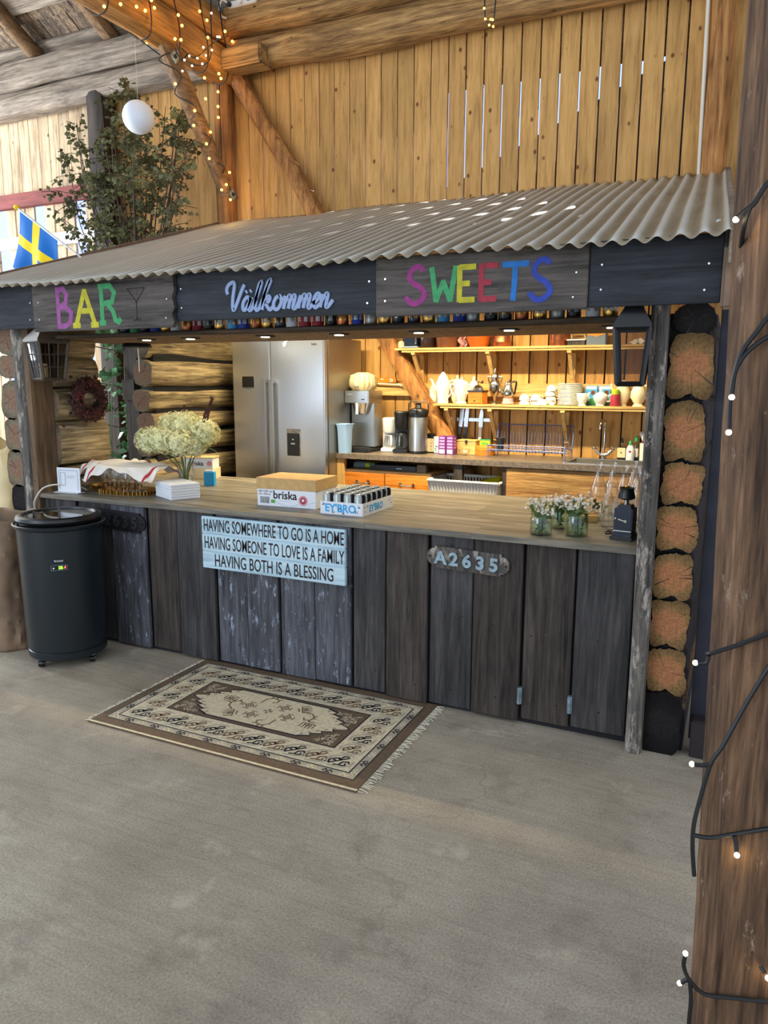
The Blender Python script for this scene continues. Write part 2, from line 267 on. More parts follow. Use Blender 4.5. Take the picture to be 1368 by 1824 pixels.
# ---------------------------------------------------------------- mesh builder
class MB:
    def __init__(s):
        s.bm = bmesh.new(); s.cl = None; s.rl = s.bm.faces.layers.float.new('rnd'); s.mats = []; s.r = None
    def mi(s, m):
        m = M[m] if isinstance(m, str) else m
        if m not in s.mats: s.mats.append(m)
        return s.mats.index(m)
    def fin(s, faces, m, rnd=None, smooth=True):
        i = s.mi(m); v = random.random() if rnd is None else rnd
        for f in faces: f.material_index = i; f[s.rl] = v; f.smooth = smooth
        return s
    def hull(s, pts, quads, m, rnd=None, smooth=False, bev=0.0):
        vs = [s.bm.verts.new(p) for p in pts]
        fs = [s.bm.faces.new([vs[i] for i in q]) for q in quads]
        s.fin(fs, m, rnd, smooth)
        if bev:
            es = list({e for f in fs for e in f.edges})
            r = bmesh.ops.bevel(s.bm, geom=es, offset=bev, segments=2, affect='EDGES', clamp_overlap=True)
            s.fin(r['faces'], m, fs[0][s.rl] if fs[0].is_valid else rnd, True)
        return s
    def box(s, c, d, m, bev=0.0, rz=0.0, rnd=None, mat=None, taper=1.0):
        x, y, z = d[0]/2, d[1]/2, d[2]/2
        P = [Vector((a*x*(taper if k > 0 else 1), b*y*(taper if k > 0 else 1), k*z)) for k in (-1, 1) for a, b in ((-1, -1), (1, -1), (1, 1), (-1, 1))]
        R = mat or Matrix.Rotation(rz, 3, 'Z')
        P = [R @ p + Vector(c) for p in P]
        rnd = random.random() if rnd is None else rnd
        return s.hull(P, [(3, 2, 1, 0), (4, 5, 6, 7), (0, 1, 5, 4), (1, 2, 6, 5), (2, 3, 7, 6), (3, 0, 4, 7)], m, rnd, False, bev)
    def b2(s, x0, x1, y0, y1, z0, z1, m, bev=0.0, rnd=None):
        return s.box(((x0+x1)/2, (y0+y1)/2, (z0+z1)/2), (abs(x1-x0), abs(y1-y0), abs(z1-z0)), m, bev, rnd=rnd)
    def rings(s, R, m, cap=True, closed=True, mcap=None, rnd=None, smooth=True):
        V = [[s.bm.verts.new(p) for p in ring] for ring in R]
        fs = []; n = len(V[0])
        for a, b in zip(V[:-1], V[1:]):
            for i in range(n if closed else n-1):
                j = (i+1) % n
                fs.append(s.bm.faces.new((a[i], a[j], b[j], b[i])))
        rnd = random.random() if rnd is None else rnd
        s.fin(fs, m, rnd, smooth)
        if cap:
            s.fin([s.bm.faces.new(V[0][::-1]), s.bm.faces.new(V[-1])], mcap or m, rnd, False)
        return s
    def cyl(s, p0, p1, r0, m, r1=None, n=16, cap=True, mcap=None):
        p0, p1 = Vector(p0), Vector(p1); r1 = r0 if r1 is None else r1
        q = (p1-p0).to_track_quat('Z', 'Y')
        R = [[p + q @ Vector((r*math.cos(t*2*PI/n), r*math.sin(t*2*PI/n), 0)) for t in range(n)] for p, r in ((p0, r0), (p1, r1))]
        return s.rings(R, m, cap, mcap=mcap)
    def lathe(s, prof, m, c=(0, 0, 0), n=24, cap=True, sy=1.0, fn=None, rot=None):
        c = Vector(c); R = []
        for r, z in prof:
            ring = []
            for t in range(n):
                a = t*2*PI/n; k = fn(a, z) if fn else 1.0
                p = Vector((r*k*math.cos(a), r*k*sy*math.sin(a), z))
                if rot: p = rot @ p
                ring.append(c+p)
            R.append(ring)
        return s.rings(R, m, cap)
    def tube(s, pts, r, m, n=7, cap=True, rfn=None):
        pts = [Vector(p) for p in pts]; R = []; up = None
        for i, p in enumerate(pts):
            d = (pts[min(i+1, len(pts)-1)]-pts[max(i-1, 0)]).normalized()
            if up is None: up = Vector((0, 0, 1)) if abs(d.z) < 0.9 else Vector((1, 0, 0))
            x = d.cross(up)
            if x.length < 1e-5: x = d.orthogonal()
            x.normalize(); up = x.cross(d).normalized()
            rr = rfn(i/(len(pts)-1))*r if rfn else r
            R.append([p + x*rr*math.cos(t*2*PI/n) + up*rr*math.sin(t*2*PI/n) for t in range(n)])
        return s.rings(R, m, cap)
    def ball(s, c, r, m, n=12, k=8, sc=(1, 1, 1)):
        c = Vector(c)
        R = [[c + Vector((sc[0]*r*math.sin(PI*j/k)*math.cos(2*PI*i/n), sc[1]*r*math.sin(PI*j/k)*math.sin(2*PI*i/n), -sc[2]*r*math.cos(PI*j/k))) for i in range(n)] for j in range(1, k)]
        s.rings(R, m, True)
        return s
    def prism(s, poly, f, d, m, rnd=None):
        """2D outline (u,v) extruded by d along w; f maps (u,v,w) to a point"""
        a = [s.bm.verts.new(f(u, v, 0.0)) for u, v in poly]; b = [s.bm.verts.new(f(u, v, d)) for u, v in poly]
        n = len(poly); fs = [s.bm.faces.new((a[i], a[(i+1) % n], b[(i+1) % n], b[i])) for i in range(n)]
        fs += [s.bm.faces.new(a[::-1]), s.bm.faces.new(b)]
        return s.fin(fs, m, rnd, False)
    def stroke(s, pts, w, f, d, m, smooth=0, wfn=None, round_=True):
        """a flat pen stroke of width w along a 2D path, extruded by d"""
        P = [Vector(p) for p in pts]
        if smooth: P = catmull(P, smooth)
        Lf, Rt = [], []
        for i, p in enumerate(P):
            t = (P[min(i+1, len(P)-1)]-P[max(i-1, 0)])
            t = t.normalized() if t.length > 1e-9 else Vector((1, 0))
            nrm = Vector((-t.y, t.x)); hw = w/2*(wfn(i/(len(P)-1)) if wfn else 1)
            if 0 < i < len(P)-1:
                a = (P[i]-P[i-1]).normalized(); b = (P[i+1]-P[i]).normalized(); cs = max(0.5, math.sqrt(max(0.0, (1+a.dot(b))/2))); hw /= cs
            Lf.append(p+nrm*hw); Rt.append(p-nrm*hw)
        fs = []
        V = lambda p, z: s.bm.verts.new(f(p.x, p.y, z))
        la = [V(p, d) for p in Lf]; ra = [V(p, d) for p in Rt]; lb = [V(p, 0) for p in Lf]; rb = [V(p, 0) for p in Rt]
        for i in range(len(P)-1):
            fs += [s.bm.faces.new((ra[i], ra[i+1], la[i+1], la[i])), s.bm.faces.new((rb[i], ra[i], ra[i+1], rb[i+1])[::-1]), s.bm.faces.new((la[i], lb[i], lb[i+1], la[i+1])[::-1])]
        fs += [s.bm.faces.new((ra[0], la[0], lb[0], rb[0])), s.bm.faces.new((la[-1], ra[-1], rb[-1], lb[-1]))]
        return s.fin(fs, m, 0.5, False)
    def grid(s, nx, ny, fn, m, mfn=None):
        V = [[s.bm.verts.new(fn(i/nx, j/ny)) for i in range(nx+1)] for j in range(ny+1)]
        for j in range(ny):
            for i in range(nx):
                f = s.bm.faces.new((V[j][i], V[j][i+1], V[j+1][i+1], V[j+1][i]))
                s.fin([f], mfn((i+0.5)/nx, (j+0.5)/ny) if mfn else m, 0.5)
        return s
    def log(s, p0, p1, rx, rz, mside, mend=None, n=18, ex=2.6, amp=0.012, seed=0, step=0.22, taper=1.0, notch=0.0, rough=0.0):
        """hewn log from p0 to p1; rx across, rz up"""
        p0, p1 = Vector(p0), Vector(p1); d = (p1-p0); L = d.length; d.normalize()
        up = Vector((0, 0, 1)) if abs(d.z) < 0.85 else Vector((0, -1, 0))
        x = d.cross(up).normalized(); up = x.cross(d).normalized()
        k = max(2, int(L/step)); R = []
        for i in range(k+1):
            u = i/k; c = p0 + d*L*u; ring = []
            tp = 1+(taper-1)*u
            for t in range(n):
                a = t*2*PI/n; ca, sa = math.cos(a), math.sin(a)
                e_ = ex if (sa < 0 or not notch) else 4.2
                q = (abs(ca)**e_+abs(sa)**e_)**(-1/e_)
                w = amp*mnoise.noise(Vector((ca*1.3+seed*3.1, sa*1.3, u*L*1.4+seed)))+amp*0.5*mnoise.noise(Vector((ca*4+seed, sa*4, u*L*3)))+rough*mnoise.noise(Vector((ca*19+seed, sa*19, u*L*9)))
                ring.append(c + x*(q*ca*rx*tp+ca*w) + up*(q*sa*rz*tp+sa*w+(notch*max(0, 1-abs(ca)/.62) if sa < 0 else 0)))
            R.append(ring)
        return s.rings(R, mside, True, mcap=mend)
    def build(s, name, parent=None, loc=(0, 0, 0), label=None, rz=0.0, sharp=38, solid=0.0):
        me = bpy.data.meshes.new(name)
        bmesh.ops.recalc_face_normals(s.bm, faces=s.bm.faces) if not solid else None
        s.bm.to_mesh(me); s.bm.free()
        for m in s.mats: me.materials.append(m)
        me.set_sharp_from_angle(angle=math.radians(sharp))
        o = bpy.data.objects.new(name, me); COL.objects.link(o); o.location = loc; o.rotation_euler.z = rz
        if parent: o.parent = parent
        if label: o['label'] = label
        if solid:
            md = o.modifiers.new('thick', 'SOLIDIFY'); md.thickness = solid; md.offset = 0
        return o
def catmull(P, k):
    out = []
    for i in range(len(P)-1):
        a, b, c, d = P[max(i-1, 0)], P[i], P[i+1], P[min(i+2, len(P)-1)]
        for j in range(k):
            t = j/k
            out.append(0.5*((2*b)+(c-a)*t+(2*a-5*b+4*c-d)*t*t+(3*b-a-3*c+d)*t**3))
    out.append(P[-1]); return out
def curve3(pts, k=6): return catmull([Vector(p) for p in pts], k)
def tag(o, label, cat, group=None, kind=None):
    o['label'] = label; o['category'] = cat
    if group: o['group'] = group
    if kind: o['kind'] = kind
    return o
def struct(o): o['kind'] = 'structure'; return o
def thing(name, label, cat, loc=(0, 0, 0), rz=0.0, group=None):
    o = bpy.data.objects.new(name, None); COL.objects.link(o); o.location = loc; o.rotation_euler.z = rz
    o.empty_display_size = 0.05
    return tag(o, label, cat, group)
def dup(root, loc=None, rz=None, label=None, group=None):
    r = root.copy(); COL.objects.link(r)
    if loc is not None: r.location = loc
    if rz is not None: r.rotation_euler.z = rz
    if label: r['label'] = label
    if group: r['group'] = group
    for ch in list(root.children):
        c = ch.copy(); COL.objects.link(c); c.parent = r
        for g in list(ch.children):
            d = g.copy(); COL.objects.link(d); d.parent = c
    return r
def text(name, s, size, m, parent, loc, sx=1.0, depth=0.002, bold=0.0, align='LEFT', shear=0.0, rz=0.0, spacing=1.0, rx=PI/2, label=None):
    """upright lettering facing -Y (turned by rz), lower left corner at loc"""
    cu = bpy.data.curves.new(name, 'FONT'); cu.body = s; cu.size = size; cu.extrude = depth; cu.offset = bold; cu.align_x = align; cu.shear = shear; cu.space_character = spacing; cu.resolution_u = 3
    o = bpy.data.objects.new(name, cu); COL.objects.link(o)
    dg = bpy.context.evaluated_depsgraph_get(); dg.update()
    me = bpy.data.meshes.new_from_object(o.evaluated_get(dg)); bpy.data.objects.remove(o)
    me.materials.clear(); me.materials.append(M[m] if isinstance(m, str) else m)
    me.transform(Matrix.Rotation(rz, 4, 'Z') @ Matrix.Rotation(rx, 4, 'X') @ Matrix.Diagonal((sx, 1, 1, 1)))
    o = bpy.data.objects.new(name, me); COL.objects.link(o); o.location = loc; o.parent = parent
    if label: o['label'] = label
    return o
ORD = 'first second third fourth fifth sixth seventh eighth ninth tenth eleventh twelfth thirteenth fourteenth fifteenth sixteenth seventeenth eighteenth nineteenth twentieth twenty-first twenty-second twenty-third twenty-fourth twenty-fifth twenty-sixth twenty-seventh twenty-eighth twenty-ninth thirtieth thirty-first thirty-second thirty-third thirty-fourth thirty-fifth thirty-sixth thirty-seventh thirty-eighth thirty-ninth fortieth'.split()
def rnd(a, b): return random.uniform(a, b)
# ================================================================ SETTING
YB = 6.0
FZ = 0.23      # raised floor inside the bar cabin
m = MB(); m.b2(-13, 3, -5, 9, -0.1, 0, 'concrete'); struct(m.build('floor'))
# barn back wall: vertical pine planks with open gaps
m = MB(); k = -56; 
for k in range(-56, 40):
    x = -4.208+0.1477*k
    gap = 0.013 if k > 12 else (0.009 if k > 7 else 0.007)
    far = x < -5.95
    if far and x < -5.9:
        m.b2(x+.003, x+0.1477-.003, YB, YB+0.03, 3.60, 5.0, 'barnwall_daylit')
        if k % 4 != 1: m.b2(x+0.012, x+0.1477-0.012, YB+rnd(0, 0.01), YB+0.03, 0, 3.66, 'barnwall_daylit')
    else:
        m.b2(x+gap/2, x+0.1477-gap/2, YB, YB+0.022+rnd(-.002, .002), 0, 5.0, 'barnwall')
struct(m.build('wall_back'))
# neighbouring lean-to seen dark through the gaps, its roof line climbing to the right
m = MB()
m.prism([(-4.2, 0), (3, 0), (3, 6.0), (-0.9, 4.52), (-2.68, 3.77), (-4.2, 3.2)], lambda u, v, w: Vector((u, 7.6+w, v)), 0.1, 'roofdark')
struct(m.build('wall_outside'))
# barn roof: shingles, battens, poles
sl = math.tan(math.radians(30)); zr = lambda y: 5.03+(5.9-y)*sl
m = MB(); y = 7.05
while y > 0.3:
    x = -13.0
    while x < 2.5:
        w = rnd(0.07, 0.16); dz = rnd(0, 0.014)
        m.hull([(x, y, zr(y)+dz), (x+w-.006, y, zr(y)+dz), (x+w-.006, y-0.46, zr(y-0.46)+dz+.012), (x, y-0.46, zr(y-0.46)+dz+.012),
                (x, y, zr(y)+dz+.012), (x+w-.006, y, zr(y)+dz+.012), (x+w-.006, y-0.46, zr(y-0.46)+dz+.024), (x, y-0.46, zr(y-0.46)+dz+.024)],
               [(0, 1, 2, 3), (7, 6, 5, 4), (0, 4, 5, 1), (1, 5, 6, 2), (2, 6, 7, 3), (3, 7, 4, 0)], 'shingle')
        x += w
    y -= 0.45
m.hull([(-13, 7.05, zr(7.05)+.05), (2.5, 7.05, zr(7.05)+.05), (2.5, 0.2, zr(.2)+.05), (-13, .2, zr(.2)+.05)], [(0, 1, 2, 3)], 'roofdark')
struct(m.build('ceiling'))
m = MB(); y = 6.72
while y > 0.4:
    c = Vector((-5.2, y, zr(y)-0.02)); m.box(c, (15.4, 0.17, 0.028), 'batten', mat=Matrix.Rotation(-math.radians(30), 3, 'X'))
    y -= 0.40
struct(m.build('trim_1'))

def onething(mb, name, label, cat, group=None, loc=(0, 0, 0), rz=0.0, **kw):
    return tag(mb.build(name, loc=loc, rz=rz, **kw), label, cat, group)
# rafter poles
for i, x in enumerate((-8.75, -7.72, -6.68, -5.68, -4.66, -3.62, -2.58, -1.54, -0.5)):
    m = MB(); L = 6.6; m.log((0, 0.55, -0.32), (0, -5.3, -0.32+5.85*sl), 0.075, 0.075, 'rafter', n=14, ex=2.1, amp=0.016, seed=i, taper=0.9)
    t = ['outermost round rafter pole over the far whitened planks', 'second round rafter pole over the red beam', 'round rafter pole above the flag in the roof corner', 'round rafter pole above the white paper lantern',
         'round rafter pole behind the tie beam with fairy lights', 'round rafter pole above the long diagonal brace', 'round rafter pole above the top plate middle', 'round rafter pole above the striped light gaps', 'round rafter pole at the corner post end of the roof'][i]
    onething(m, 'rafter', t, 'rafter', 'round rafter poles under the barn roof', loc=(x, 5.9, 4.93))
# wall plate: two stacked logs
m = MB(); m.log((-12.8, 5.89, 4.52), (-4.35, 5.89, 4.52), 0.10, 0.125, 'batten', n=16, amp=0.03, seed=4); onething(m, 'wall_plate_log', 'lower greyed plate log above the pale planks behind the lantern', 'log')
m = MB(); m.log((-12.8, 5.87, 4.78), (-4.35, 5.87, 4.78), 0.10, 0.13, 'batten', n=16, amp=0.03, seed=9); onething(m, 'wall_plate_log', 'upper greyed plate log carrying the rafters behind the lantern', 'log')
m = MB(); m.log((-4.25, 5.87, 4.50), (1.4, 5.87, 4.43), 0.12, 0.125, 'beam', n=16, amp=0.03, seed=5); onething(m, 'wall_plate_log', 'lower golden plate log above the tall pine plank wall', 'log')
m = MB(); m.log((-4.25, 5.84, 4.76), (1.4, 5.84, 4.68), 0.13, 0.13, 'beam', n=16, amp=0.03, seed=6); onething(m, 'wall_plate_log', 'upper golden plate log with power strip over pine planks', 'log')
m = MB(); m.box((-4.03, 5.74, 4.42), (0.40, 0.2, 0.16), 'beam', 0.012); onething(m, 'corbel_block', 'short squared corbel block under the golden plate log', 'wood block')
# tie beam: two stacked hewn timbers running towards the viewer
def zt(y): return 0.0
m = MB(); m.log((-4.36, 5.98, 4.44), (-4.36, 0.4, 4.58), 0.125, 0.135, 'beamY', n=20, ex=5, amp=0.02, seed=2); onething(m, 'tie_beam', 'lower hewn tie beam wrapped in warm fairy lights', 'beam')
m = MB(); m.log((-4.34, 5.98, 4.70), (-4.34, 0.4, 4.84), 0.12, 0.125, 'beamY', n=20, ex=5, amp=0.02, seed=3); onething(m, 'tie_beam', 'upper hewn tie beam stacked over the lit one', 'beam')
# posts on the wall
m = MB(); m.log((-4.40, 5.90, 0), (-4.40, 5.90, 4.36), 0.085, 0.085, 'beamZ', n=16, ex=2.4, amp=0.02, seed=11); onething(m, 'wall_post', 'round barn post below the end of the tie beam', 'post')
m = MB(); m.log((-5.86, 5.88, 0), (-5.86, 5.88, 4.46), 0.11, 0.10, 'doorbrown', n=16, ex=6, amp=0.008, seed=12); onething(m, 'wall_post', 'squared brown barn post behind the birch branches', 'post')
m = MB(); m.log((-0.27, 5.88, 0), (-0.30, 5.88, 4.5), 0.085, 0.085, 'beamZ', n=16, ex=2.4, amp=0.02, seed=13)
o = onething(m, 'wall_post', 'round barn post with white cable at the plank wall end', 'post')
m = MB(); m.tube([(-0.375, 5.84, 3.1), (-0.385, 5.835, 3.8), (-0.395, 5.835, 4.45)], 0.012, 'cablewhite'); m.build('cable', o, label='white electric cable clipped up the post')
# braces
m = MB(); m.log((-4.30, 5.88, 4.46), (-2.00, 5.88, 0.92), 0.075, 0.075, 'beamZ', n=16, ex=2.1, amp=0.025, seed=21); onething(m, 'diagonal_brace', 'long round diagonal brace running down into the bar', 'brace')
m = MB(); m.log((-4.37, 5.10, 4.38), (-4.37, 5.93, 3.34), 0.055, 0.075, 'rafter', n=16, ex=3, amp=0.02, seed=22)
br = onething(m, 'diagonal_brace', 'barky short brace between tie beam and post with fairy lights', 'brace')
for y, z in ((5.145, 4.27), (5.86, 3.38)):
    m = MB(); m.box((-4.305, y, z), (0.006, 0.07, 0.07), 'greymetal', mat=Matrix.Rotation(0.9, 3, 'X')); m.cyl((-4.302, y, z), (-4.29, y, z), 0.014, 'darkmetal', n=6); m.build('bracket', br, label='zinc plate with a bolt')
# red beam, pale rails on the far planks
m = MB(); m.b2(-8.9, -5.97, 5.93, 6.0, 3.545, 3.69, 'redpaint', 0.006); onething(m, 'red_beam', 'red painted horizontal beam across the pale planks', 'beam')
m = MB(); m.b2(-12, -5.98, 5.95, 5.998, 3.13, 3.25, 'whitepaint', 0.004); onething(m, 'wall_rail', 'white horizontal rail on the far planks below the red beam', 'rail')
# horizontal batten inside the bar
m = MB(); m.b2(-2.95, -0.36, 5.955, 6.0, 1.59, 1.70, 'pine', 0.004); onething(m, 'wall_batten', 'wide golden batten behind the coffee pots on plank wall', 'board')

# ---------------------------------------------------------------- cabin floor and log walls
m = MB()
for i in range(21): m.b2(-4.28, -0.12, 3.55+i*0.1167, 3.55+i*0.1167+0.112, FZ-0.03, FZ, 'cabinfloor')
m.b2(-4.28, -0.12, 3.54, 5.99, 0.0, FZ-0.03, 'roofdark')
struct(m.build('trim_2'))
def crack(mb, ang, r0, r1, y, w=0.006):
    a = Vector((math.cos(ang), 0, math.sin(ang))); p = Vector((-a.z, 0, a.x))
    mb.hull([a*r0-p*w*.2+Vector((0, y, 0)), a*r1-p*w+Vector((0, y, 0)), a*r1+p*w+Vector((0, y, 0)), a*r0+p*w*.2+Vector((0, y, 0)),
             a*r0-p*w*.2+Vector((0, y+.02, 0)), a*r1-p*w+Vector((0, y+.02, 0)), a*r1+p*w+Vector((0, y+.02, 0)), a*r0+p*w*.2+Vector((0, y+.02, 0))],
            [(0, 1, 2, 3), (7, 6, 5, 4), (0, 4, 5, 1), (1, 5, 6, 2), (2, 6, 7, 3), (3, 7, 4, 0)], 'black', 0.5)
wr = struct(bpy.data.objects.new('wall_right', None)); COL.objects.link(wr)
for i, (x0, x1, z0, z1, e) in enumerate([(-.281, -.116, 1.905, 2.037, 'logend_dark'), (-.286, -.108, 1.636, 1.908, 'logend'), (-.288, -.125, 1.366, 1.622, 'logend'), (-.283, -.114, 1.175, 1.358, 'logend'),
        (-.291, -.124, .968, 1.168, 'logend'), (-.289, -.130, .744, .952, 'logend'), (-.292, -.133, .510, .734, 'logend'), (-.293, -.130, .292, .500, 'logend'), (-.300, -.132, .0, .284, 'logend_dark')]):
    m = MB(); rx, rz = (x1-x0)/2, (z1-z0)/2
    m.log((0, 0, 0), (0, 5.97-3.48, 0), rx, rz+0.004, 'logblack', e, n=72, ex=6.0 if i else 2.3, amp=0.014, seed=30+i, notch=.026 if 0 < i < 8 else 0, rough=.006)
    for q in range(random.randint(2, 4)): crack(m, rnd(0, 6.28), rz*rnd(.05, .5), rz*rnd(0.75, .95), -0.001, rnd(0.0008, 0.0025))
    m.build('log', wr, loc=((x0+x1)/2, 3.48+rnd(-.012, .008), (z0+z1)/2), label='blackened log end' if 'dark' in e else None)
m = MB(); m.b2(-.298, -.145, 3.515, 5.9, 0, 2.0, 'logblack'); m.build('caulking', wr, label='dark filling added between the logs to stop daylight')
wl = struct(bpy.data.objects.new('wall_left', None)); COL.objects.link(wl)
LX = -4.40
zz = [(1.875, 2.08, 0), (1.728, 1.867, 0), (1.456, 1.70, -.0), (1.230, 1.457, .01), (0.999, 1.235, 0), (0.80, 1.000, .02), (.54, .80, 0), (.28, .54, 0), (0, .28, 0)]
for i, (z0, z1, dx) in enumerate(zz):
    m = MB(); rz = (z1-z0)/2; rx = 0.095
    # front stub between the bar front and the doorway, its end ragged
    m.log((0, 0, 0), (0, 0.62+rnd(-.04, .05), 0), rx, rz+.006, 'logside', 'logend_grey' if i != 5 else 'logend_dark', n=26, ex=3.0, amp=0.018, seed=50+i)
    for q in range(2): crack(m, rnd(0, 6.28), 0.005, rz*rnd(0.5, .9), -0.001, 0.002)
    m.build('log', wl, loc=(LX+dx, 3.47, (z0+z1)/2))
m = MB(); m.b2(-4.27, -4.15, 4.56, 5.9, FZ, 2.1, 'logblack'); m.build('caulking', wl, label='dark filling added between the logs to stop daylight')  # dark box added inside so no daylight shows between these logs
# inner skin logs of the front stub (further in than the ends)
for i, (z0, z1) in enumerate([(1.86, 2.16), (1.66, 1.85), (1.44, 1.65), (1.13, 1.43), (0.86, 1.12), (.55, .85), (.23, .54)]):
    m = MB(); rz = (z1-z0)/2
    m.log((0, 0, 0), (0, 0.40+rnd(-.05, .04), 0), 0.085, rz+.004, 'logside', 'logend_grey', n=22, ex=2.8, amp=0.02, seed=70+i)
    m.build('log', wl, loc=(-4.215, 3.62, (z0+z1)/2))
for i, (z0, z1) in enumerate([(1.885, 2.20), (1.665, 1.87), (1.475, 1.645), (1.315, 1.455), (1.12, 1.295), (.86, 1.10), (.55, .84), (.23, .53)]):
    m = MB(); rz = (z1-z0)/2
    m.log((0, 0, 0), (0, 5.97-4.50, 0), 0.09, rz+.002, 'logside', 'logend_grey', n=26, ex=2.6, amp=0.016, seed=90+i)
    for q in range(2): crack(m, rnd(0, 6.28), 0.005, rz*rnd(0.5, .9), -0.001, 0.002)
    m.build('log', wl, loc=(-4.205+rnd(-.01, .01), 4.50+rnd(-.03, .02), (z0+z1)/2))
m = MB(); m.b2(-4.32, -4.24, 3.44, 3.62, 0, 2.20, 'postbrown')
m = MB(); m.log((-4.268, 3.47, 0), (-4.285, 3.47, 2.06), 0.05, 0.03, 'postgrey', n=14, ex=4, amp=0.008, seed=41); onething(m, 'corner_post', 'thin hewn post in front of the wreath wall logs', 'post')
m = MB(); m.b2(-4.235, -4.178, 3.452, 3.622, 0, 2.06, 'postbrown', 0.004); onething(m, 'post_board', 'flat brown post board carrying the grid lantern', 'post')
m = MB(); m.log((-0.328, 3.46, 0), (-0.332, 3.46, 2.06), 0.036, 0.05, 'postgrey', n=18, ex=6, amp=0.006, seed=42); onething(m, 'corner_post', 'weathered hewn post beside the orange log ends', 'post')

# ---------------------------------------------------------------- bar front, worktop
bf = thing('bar_counter', 'bar counter front of weathered vertical boards below the long worktop', 'counter', (0, 3.485, 0))
gx = [-4.27, -4.06, -3.871, -3.571, -3.286, -3.046, -2.759, -2.534, -2.311, -2.077, -1.836, -1.70, -1.634, -1.387, -1.144, -.886, -.636, -.372]
gx = [-4.27, -4.06, -3.871, -3.571, -3.286, -3.046, -2.759, -2.534, -2.311, -2.077, -1.836, -1.634, -1.387, -1.144, -.886, -.636, -.372]
for i in range(len(gx)-1):
    m = MB(); dy = 0.0 if i % 2 else 0.016
    z0 = rnd(0.012, 0.03) if i < 12 else (0.02, 0.02, 0.03, 0.045)[i-12]
    mt = 'boardwhite' if 5 < i < 10 or i in (3,) else ('brownboard' if i in (4, 13, 14, 11) else 'board')
    a, b = gx[i]+rnd(.003, .008), gx[i+1]-rnd(.003, .008)
    m.box(((a+b)/2, dy, (z0+.935)/2), (b-a, 0.024, .935-z0), mt, 0.003, rnd=i*0.618 % 1)
    for q in range(3): 
        px, pz = rnd(a+.03, b-.03), (0.12, 0.5, 0.86)[q]+rnd(-.03, .03); m.cyl((px, dy-.0125, pz), (px, dy-.0135, pz), 0.004, 'black', n=8)
    m.build('board', bf, label='whitewashed board with painted-in blue sheen' if mt == 'boardwhite' else None)
m = MB(); m.b2(-4.27, -.372, .03, .05, .0, .94, 'roofdark'); m.build('backing', bf)
for z in (0.155,):
    for x in (-.886, -.636):
        m = MB(); m.box((x, -0.004, z), (0.022, 0.03, 0.085), 'greymetal', 0.002); m.cyl((x, -.022, z-.04), (x, -.022, z+.04), .006, 'greymetal', n=8); m.build('hinge', bf, label='pale metal hinge')
m = MB()
for y0, y1 in ((3.452, 3.66), (3.66, 3.87), (3.87, 4.08), (4.08, 4.29), (4.29, 4.50), (4.50, 4.74)):
    xs = [-4.30]+sorted(rnd(-3.8, -.8) for _ in range(2))+[-.378 if y0 > 3.5 else -.295]
    for a, b in zip(xs[:-1], xs[1:]): m.b2(a+.0006, b-.0006, y0+.0006, y1-.0006, .938, .968, 'counter')
onething(m, 'bar_worktop', 'long grey oak worktop over the weathered board bar front', 'worktop')

# ---------------------------------------------------------------- canopy: corrugated roof, fascia, soffit
cr = thing('canopy_roof', 'dusty corrugated metal roof over the bar with wavy eave', 'roof', (0, 3.2, 2.25))
EY, EZ, RY, RZ = 3.2, 2.262, 5.99, 3.17
def roofpt(u, v, dz=0.0):
    xf, xb = -4.60+u*(-0.085+4.60), -4.46+u*(-0.215+4.46)
    x = xf+(xb-xf)*v; y = EY+(RY-EY)*v; z = EZ+(RZ-EZ)*v
    return x, y, z+dz
NW = 53; sheets = 5
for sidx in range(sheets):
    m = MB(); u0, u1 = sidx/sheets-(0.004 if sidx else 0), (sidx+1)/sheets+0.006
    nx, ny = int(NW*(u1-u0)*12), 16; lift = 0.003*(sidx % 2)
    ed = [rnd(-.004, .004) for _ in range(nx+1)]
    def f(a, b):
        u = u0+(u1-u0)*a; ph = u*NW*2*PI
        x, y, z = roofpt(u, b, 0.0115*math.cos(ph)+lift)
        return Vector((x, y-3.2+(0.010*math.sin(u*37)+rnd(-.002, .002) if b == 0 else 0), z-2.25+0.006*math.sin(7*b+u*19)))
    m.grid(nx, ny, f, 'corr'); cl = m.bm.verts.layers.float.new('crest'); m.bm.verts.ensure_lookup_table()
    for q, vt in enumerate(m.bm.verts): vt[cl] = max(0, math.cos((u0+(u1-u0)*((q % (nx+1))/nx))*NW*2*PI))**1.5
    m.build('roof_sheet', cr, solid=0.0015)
def bar_along(mb, u, dx, w, h, dz, mt, v0=0.0, v1=1.0):
    a, b = Vector(roofpt(u, v0)), Vector(roofpt(u, v1)); off = Vector((dx, -3.2, dz-2.25)); a += off; b += off
    X = Vector((w/2, 0, 0)); Z = Vector((0, 0, h/2))
    mb.hull([a-X-Z, a+X-Z, a+X+Z, a-X+Z, b-X-Z, b+X-Z, b+X+Z, b-X+Z], [(0, 1, 2, 3)[::-1], (4, 5, 6, 7), (0, 1, 5, 4), (1, 2, 6, 5), (2, 3, 7, 6), (3, 0, 4, 7)], mt, None, False, 0.003)
m = MB(); bar_along(m, 1.0, 0.02, 0.03, 0.13, -0.045, 'batten'); m.build('rake_board', cr, label='weathered edge board of the roof')
m = MB(); bar_along(m, 0.0, -0.02, 0.03, 0.10, -0.02, 'tan'); m.build('rake_board', cr)
m = MB()
for u in (0.03, 0.25, 0.5, 0.75, 0.97): bar_along(m, u, 0, 0.05, 0.10, -0.075, 'rafter', 0.062, 1.0)
m.build('roof_frame', cr)
m = MB(); m.box((-.076, .075, -.145), (0.045, 0.05, 0.235), 'tan', 0.012); m.build('rafter_end', cr, label='rounded tan board hanging at the eave corner')
